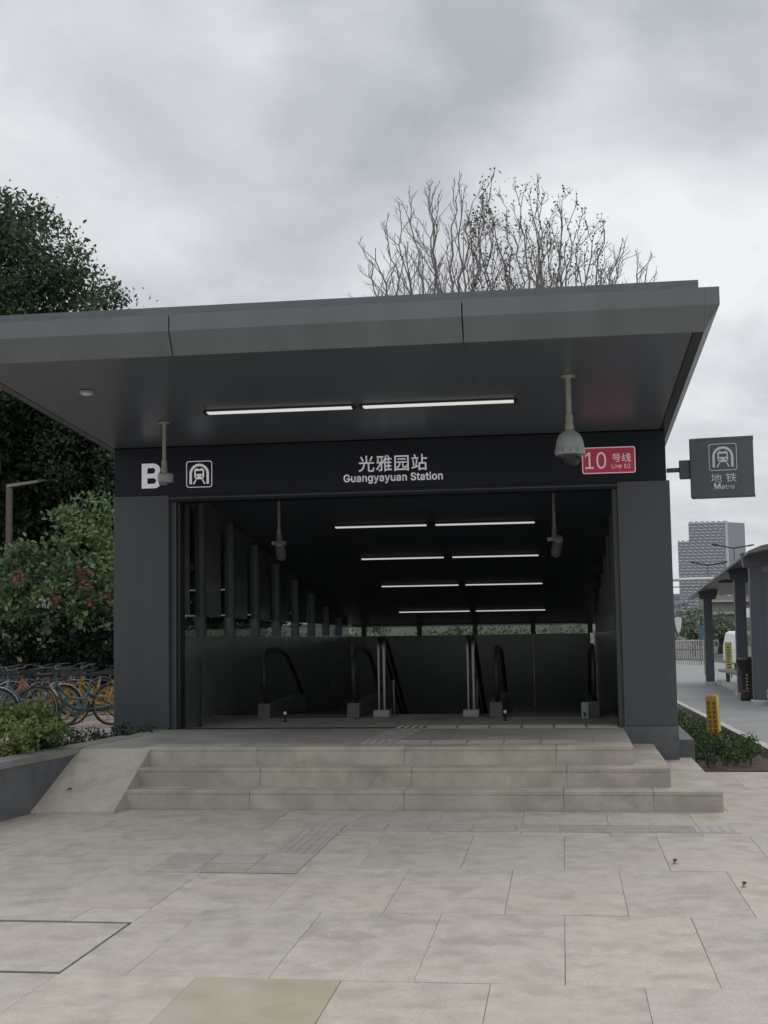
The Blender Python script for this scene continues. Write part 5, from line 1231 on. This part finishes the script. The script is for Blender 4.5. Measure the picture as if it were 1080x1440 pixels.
# white van on the road
vY = 58.0; a = at(1022, 889, vY); b = at(1064, 935, vY)
vw = b.x - a.x
van = thing('white_van', 'white van standing on the road, partly hidden by the bus shelter posts', 'van', ((a.x+b.x)/2+.35, vY+2.0, gz(vY)))
hv = a.z - gz(vY); h = vw/2
MB().prism([(-h, .32), (h, .32), (h, .95), (h-.03, 1.10), (h-.13, hv-.10), (h-.28, hv), (-h+.28, hv), (-h+.13, hv-.10), (-h+.03, 1.10), (-h, .95)], 'y', -2.0, 2.4).build('body', M['white'], van)
MB().hexa([(-h+.10, -2.03, 1.05), (h-.10, -2.03, 1.05), (h-.10, -2.002, 1.05), (-h+.10, -2.002, 1.05), (-h+.20, -2.03, hv-.16), (h-.20, -2.03, hv-.16), (h-.20, -2.002, hv-.16), (-h+.20, -2.002, hv-.16)]).build('rear_window', M['smoked'], van)
MB().box(-h+.02, h-.02, -2.08, -2.003, .34, .52, .02).build('bumper', M['dark'], van)
for sx in (-1, 1):
    MB().box(sx*(h-.14)-.07, sx*(h-.14)+.07, -2.02, -2.003, .70, 1.0, .01).build('tail_light', M['sign_red'], van)
    for yy in (-1.3, 1.5):
        MB().lathe([(.2, -.09), (.32, -.09), (.32, .09), (.2, .09)], (sx*(h-.12), yy, .32), 18, 'x').build('wheel', M['black'], van, True)
# street lamps
def street_lamp(label, u, v_fork, ul, vl, ur, vr, Y):
    f = at(u, v_fork, Y); l = at(ul, vl, Y); r = at(ur, vr, Y)
    s = thing('street_lamp', label, 'street lamp', (f.x, Y, gz(Y)), 0, 'double armed street lamps'); B = Vector((f.x, Y, gz(Y)))
    sc_ = Y/1780.3
    MB().tube([(0, 0, 0), (0, 0, f.z-B.z)], [sc_*1.3, sc_*.8], 8).build('pole', M['dull_steel'], s, True)
    for P in (l, r):
        d = Vector(P) - B; j = Vector((0, 0, f.z-B.z)); e2 = j.lerp(d, .72)
        MB().tube([j, e2], sc_*1.0, 6).build('arm', M['dark'], s)
        MB().tube([e2, d], [sc_*1.3, sc_*1.1], 6).build('lamp_head', M['dark'], s)
street_lamp('double armed street lamp in front of the tower, the taller one', 1032, 771, 1001, 765, 1060, 766, 130)
street_lamp('double armed street lamp in front of the tower, the lower one at left', 995, 795, 970, 790, 1023, 790, 150)
# sign gantry
Y = 110; a, b = at(925, 816, Y), at(1000, 813, Y); gnd = gz(Y)
s = thing('road_gantry', 'pale horizontal gantry beam in front of the tower foot', 'gantry', (a.x, Y, gnd))
MB().tube([(0, 0, a.z-gnd), (b.x-a.x+6, 0, b.z-gnd)], .14, 8).build('beam', M['white'], s, True)
MB().tube([(0, 0, a.z-gnd-.62), (b.x-a.x+6, 0, b.z-gnd-.62)], .05, 6).build('lower_rail', M['dull_steel'], s, True)
for x_ in (0, b.x-a.x+6): MB().tube([(x_, 0, 0), (x_, 0, a.z-gnd)], .2, 8).build('post', M['dull_steel'], s, True)
Y = 90; a = at(954, 878, Y)
s = thing('road_sign', 'small white shield shaped road sign above the barred fence', 'sign', (a.x, Y, gz(Y)))
zz = a.z - gz(Y)
MB().prism([(-.2, zz+.5), (-.22, zz+.1), (-.12, zz-.45), (0, zz-.6), (.12, zz-.45), (.22, zz+.1), (.2, zz+.5)], 'y', -.03, .03).build('plate', M['white'], s)
MB().tube([(0, .06, 0), (0, .06, zz+.5)], .05, 6).build('post', M['dull_steel'], s)
# far trees
rf_ = np.random.default_rng(13)
def ft(label, u, Y, lst):
    leafy_tree('street_tree', label, (at(u, 900, Y).x, Y, gz(Y)), [L_(a_, b_, Y+rf_.normal(), r_) for a_, b_, r_ in lst], M['leaf_far'], .42, 26, 7, .8, rf_, .25, group='far street trees')
ft('round green street tree beyond the barred fence', 975, 105, [(972, 875, 16), (985, 868, 15), (962, 885, 12), (980, 890, 16), (968, 860, 10), (992, 880, 14)])
ft('green street tree seen under the bus shelter roof', 1012, 112, [(1008, 885, 14), (1020, 878, 14), (1030, 890, 14), (1015, 895, 14)])
ft('green street tree seen between the right shelter posts', 1056, 100, [(1050, 880, 16), (1062, 870, 16), (1056, 893, 16), (1072, 880, 16)])
ft('green street tree mostly hidden behind the right pier', 935, 118, [(930, 878, 16), (942, 886, 12), (920, 885, 15)])

# tower
TY = 900.0
tw_ = thing('office_tower', 'tall pale office tower with a woven pattern of white ledges on its left face', 'tower', (at(1000, 880, TY).x, TY, gz(TY)))
T0 = Vector(tw_.location)
WL = mat('tower_wall', (0.37, 0.385, 0.43), 0.6, var=0.06, scale=.05)
WG = mat('tower_glass', (0.24, 0.27, 0.31), 0.25, var=0.06, scale=.04)
WW = mat('tower_ledge', (0.72, 0.73, 0.76), 0.6, var=0.06, scale=.2)
a0, a1, a2, a3 = at(953, 762, TY), at(968, 738, TY), at(1021, 734, TY), at(1047, 737, TY+30)
zt0, zt1, zt2 = a0.z-T0.z, a1.z-T0.z, a2.z-T0.z
X0, X1, X2, X3 = a0.x-T0.x, a1.x-T0.x, a2.x-T0.x, a3.x-T0.x
MB().prism([(X1, 0), (X2, 0), (X2, 30), (X1+8, 30)], 'z', 0, zt2).build('wall', WL, tw_)
MB().prism([(X0, 0), (X1-.01, 0), (X1-.01, 26), (X0+7, 26)], 'z', 0, zt0).build('wall', WL, tw_)
MB().hexa([(X2+.01, 0.05, 0), (X3, 30, 0), (X3-2, 40, 0), (X2+.01, 31, 0), (X2+.01, 0.05, zt2), (X3, 30, zt2+1), (X3-2, 40, zt2+1), (X2+.01, 31, zt2)]).build('glass_face', WG, tw_)
MB().box(X2-.9, X2+.9, -.5, .04, 0, zt2+.8).build('corner_fin', WW, tw_)
led = MB(); r_ = random.Random(8); pitch = 2.15; k = 0; z_ = 1.0
win = MB()
while z_ < zt2-.6:
    xl = X0 if z_ < zt0-.7 else X1
    x_ = X0 - 6 + (k % 4)*.95 + r_.uniform(-.15, .15)
    while x_ < X2 - 2.0:
        xa, xb = max(x_, xl+.05), min(x_+2.0, X2-1.3)
        if xb - xa > .4:
            led.box(xa, xb, -.55, -.02, z_, z_+.75)
            win.box(xa+.1, xb+.5, -.07, -.02, z_+.95, z_+1.6)
        x_ += 3.75
    z_ += pitch; k += 1
tag(led.build('ledges', WW, tw_), kind='stuff')
tag(win.build('windows', mat('tower_window', (.27, .285, .33), .3, var=.1, scale=.2), tw_), kind='stuff')
# hazy low building and terrace block at the far end of the road
s = thing('low_block', 'grey low block at the foot of the tower, beside the right pier', 'building', (at(945, 880, 420).x, 420, gz(420)))
zz = at(950, 835, 420).z - gz(420); MB().box(-14, 3, 0, 20, 0, zz).build('wall', WL, s)
for k in range(4): MB().box(-13.5, 2.6, -.2, -.005, zz*(k+.35)/4, zz*(k+.75)/4).build('window', WG, s)
s = thing('terrace_block', 'cream building with balcony bands seen under the bus shelter roof', 'building', (at(1030, 880, 260).x, 260, gz(260)))
zz = at(1030, 838, 260).z - gz(260); MB().box(-5, 14, 0, 14, 0, zz).build('wall', mat('cream_wall', (.26, .25, .22), .7, var=.08, scale=.3), s)
for k in range(3): MB().box(-5.3, 14.3, -1.0, -.005, zz*(k+.5)/3, zz*(k+.68)/3).build('balcony', mat('cream_balcony', (.50, .49, .45), .7, var=.05, scale=.3), s)

# leaves on the stone; the two on the paving are added in place of smudges
for (x_, y_, z_, r_, lab) in ((0.62, 7.80, 0.004, .032, 'added dry brown leaf in place of a paving smudge at the right, the one nearer the steps'), (0.93, 7.16, 0.004, .030, 'added dry brown leaf in place of a paving smudge at the right, the one nearest the viewer'), (-3.93, 9.80, .150, .020, 'small dark leaf lying on the sloping cheek slab left of the steps')):
    t = thing('fallen_leaf', lab, 'leaf', (x_, y_, z_), r_*40, 'fallen leaves')
    mb = MB(); P = []
    for k in range(9):
        u = k/8; w2 = r_*.42*math.sin(math.pi*u)**.8; P.append((r_*(2*u-1), w2, .010*math.sin(2.5*u)))
    top = [mb.bm.verts.new((p[0], p[1], p[2]+.012)) for p in P]; mid_ = [mb.bm.verts.new((p[0], 0, p[2])) for p in P]; bot = [mb.bm.verts.new((p[0], -p[1], p[2]+.009)) for p in P]
    for k in range(8):
        for A_, B_ in ((top, mid_), (mid_, bot)):
            mb.bm.faces.new((A_[k], A_[k+1], B_[k+1], B_[k]))
    mb.build('blade', M['soil'], t); MB().tube([(-r_*1.5, .004, .004), (-r_*.95, 0, .004)], .0015, 5).build('stalk', M['bark_dark'], t)
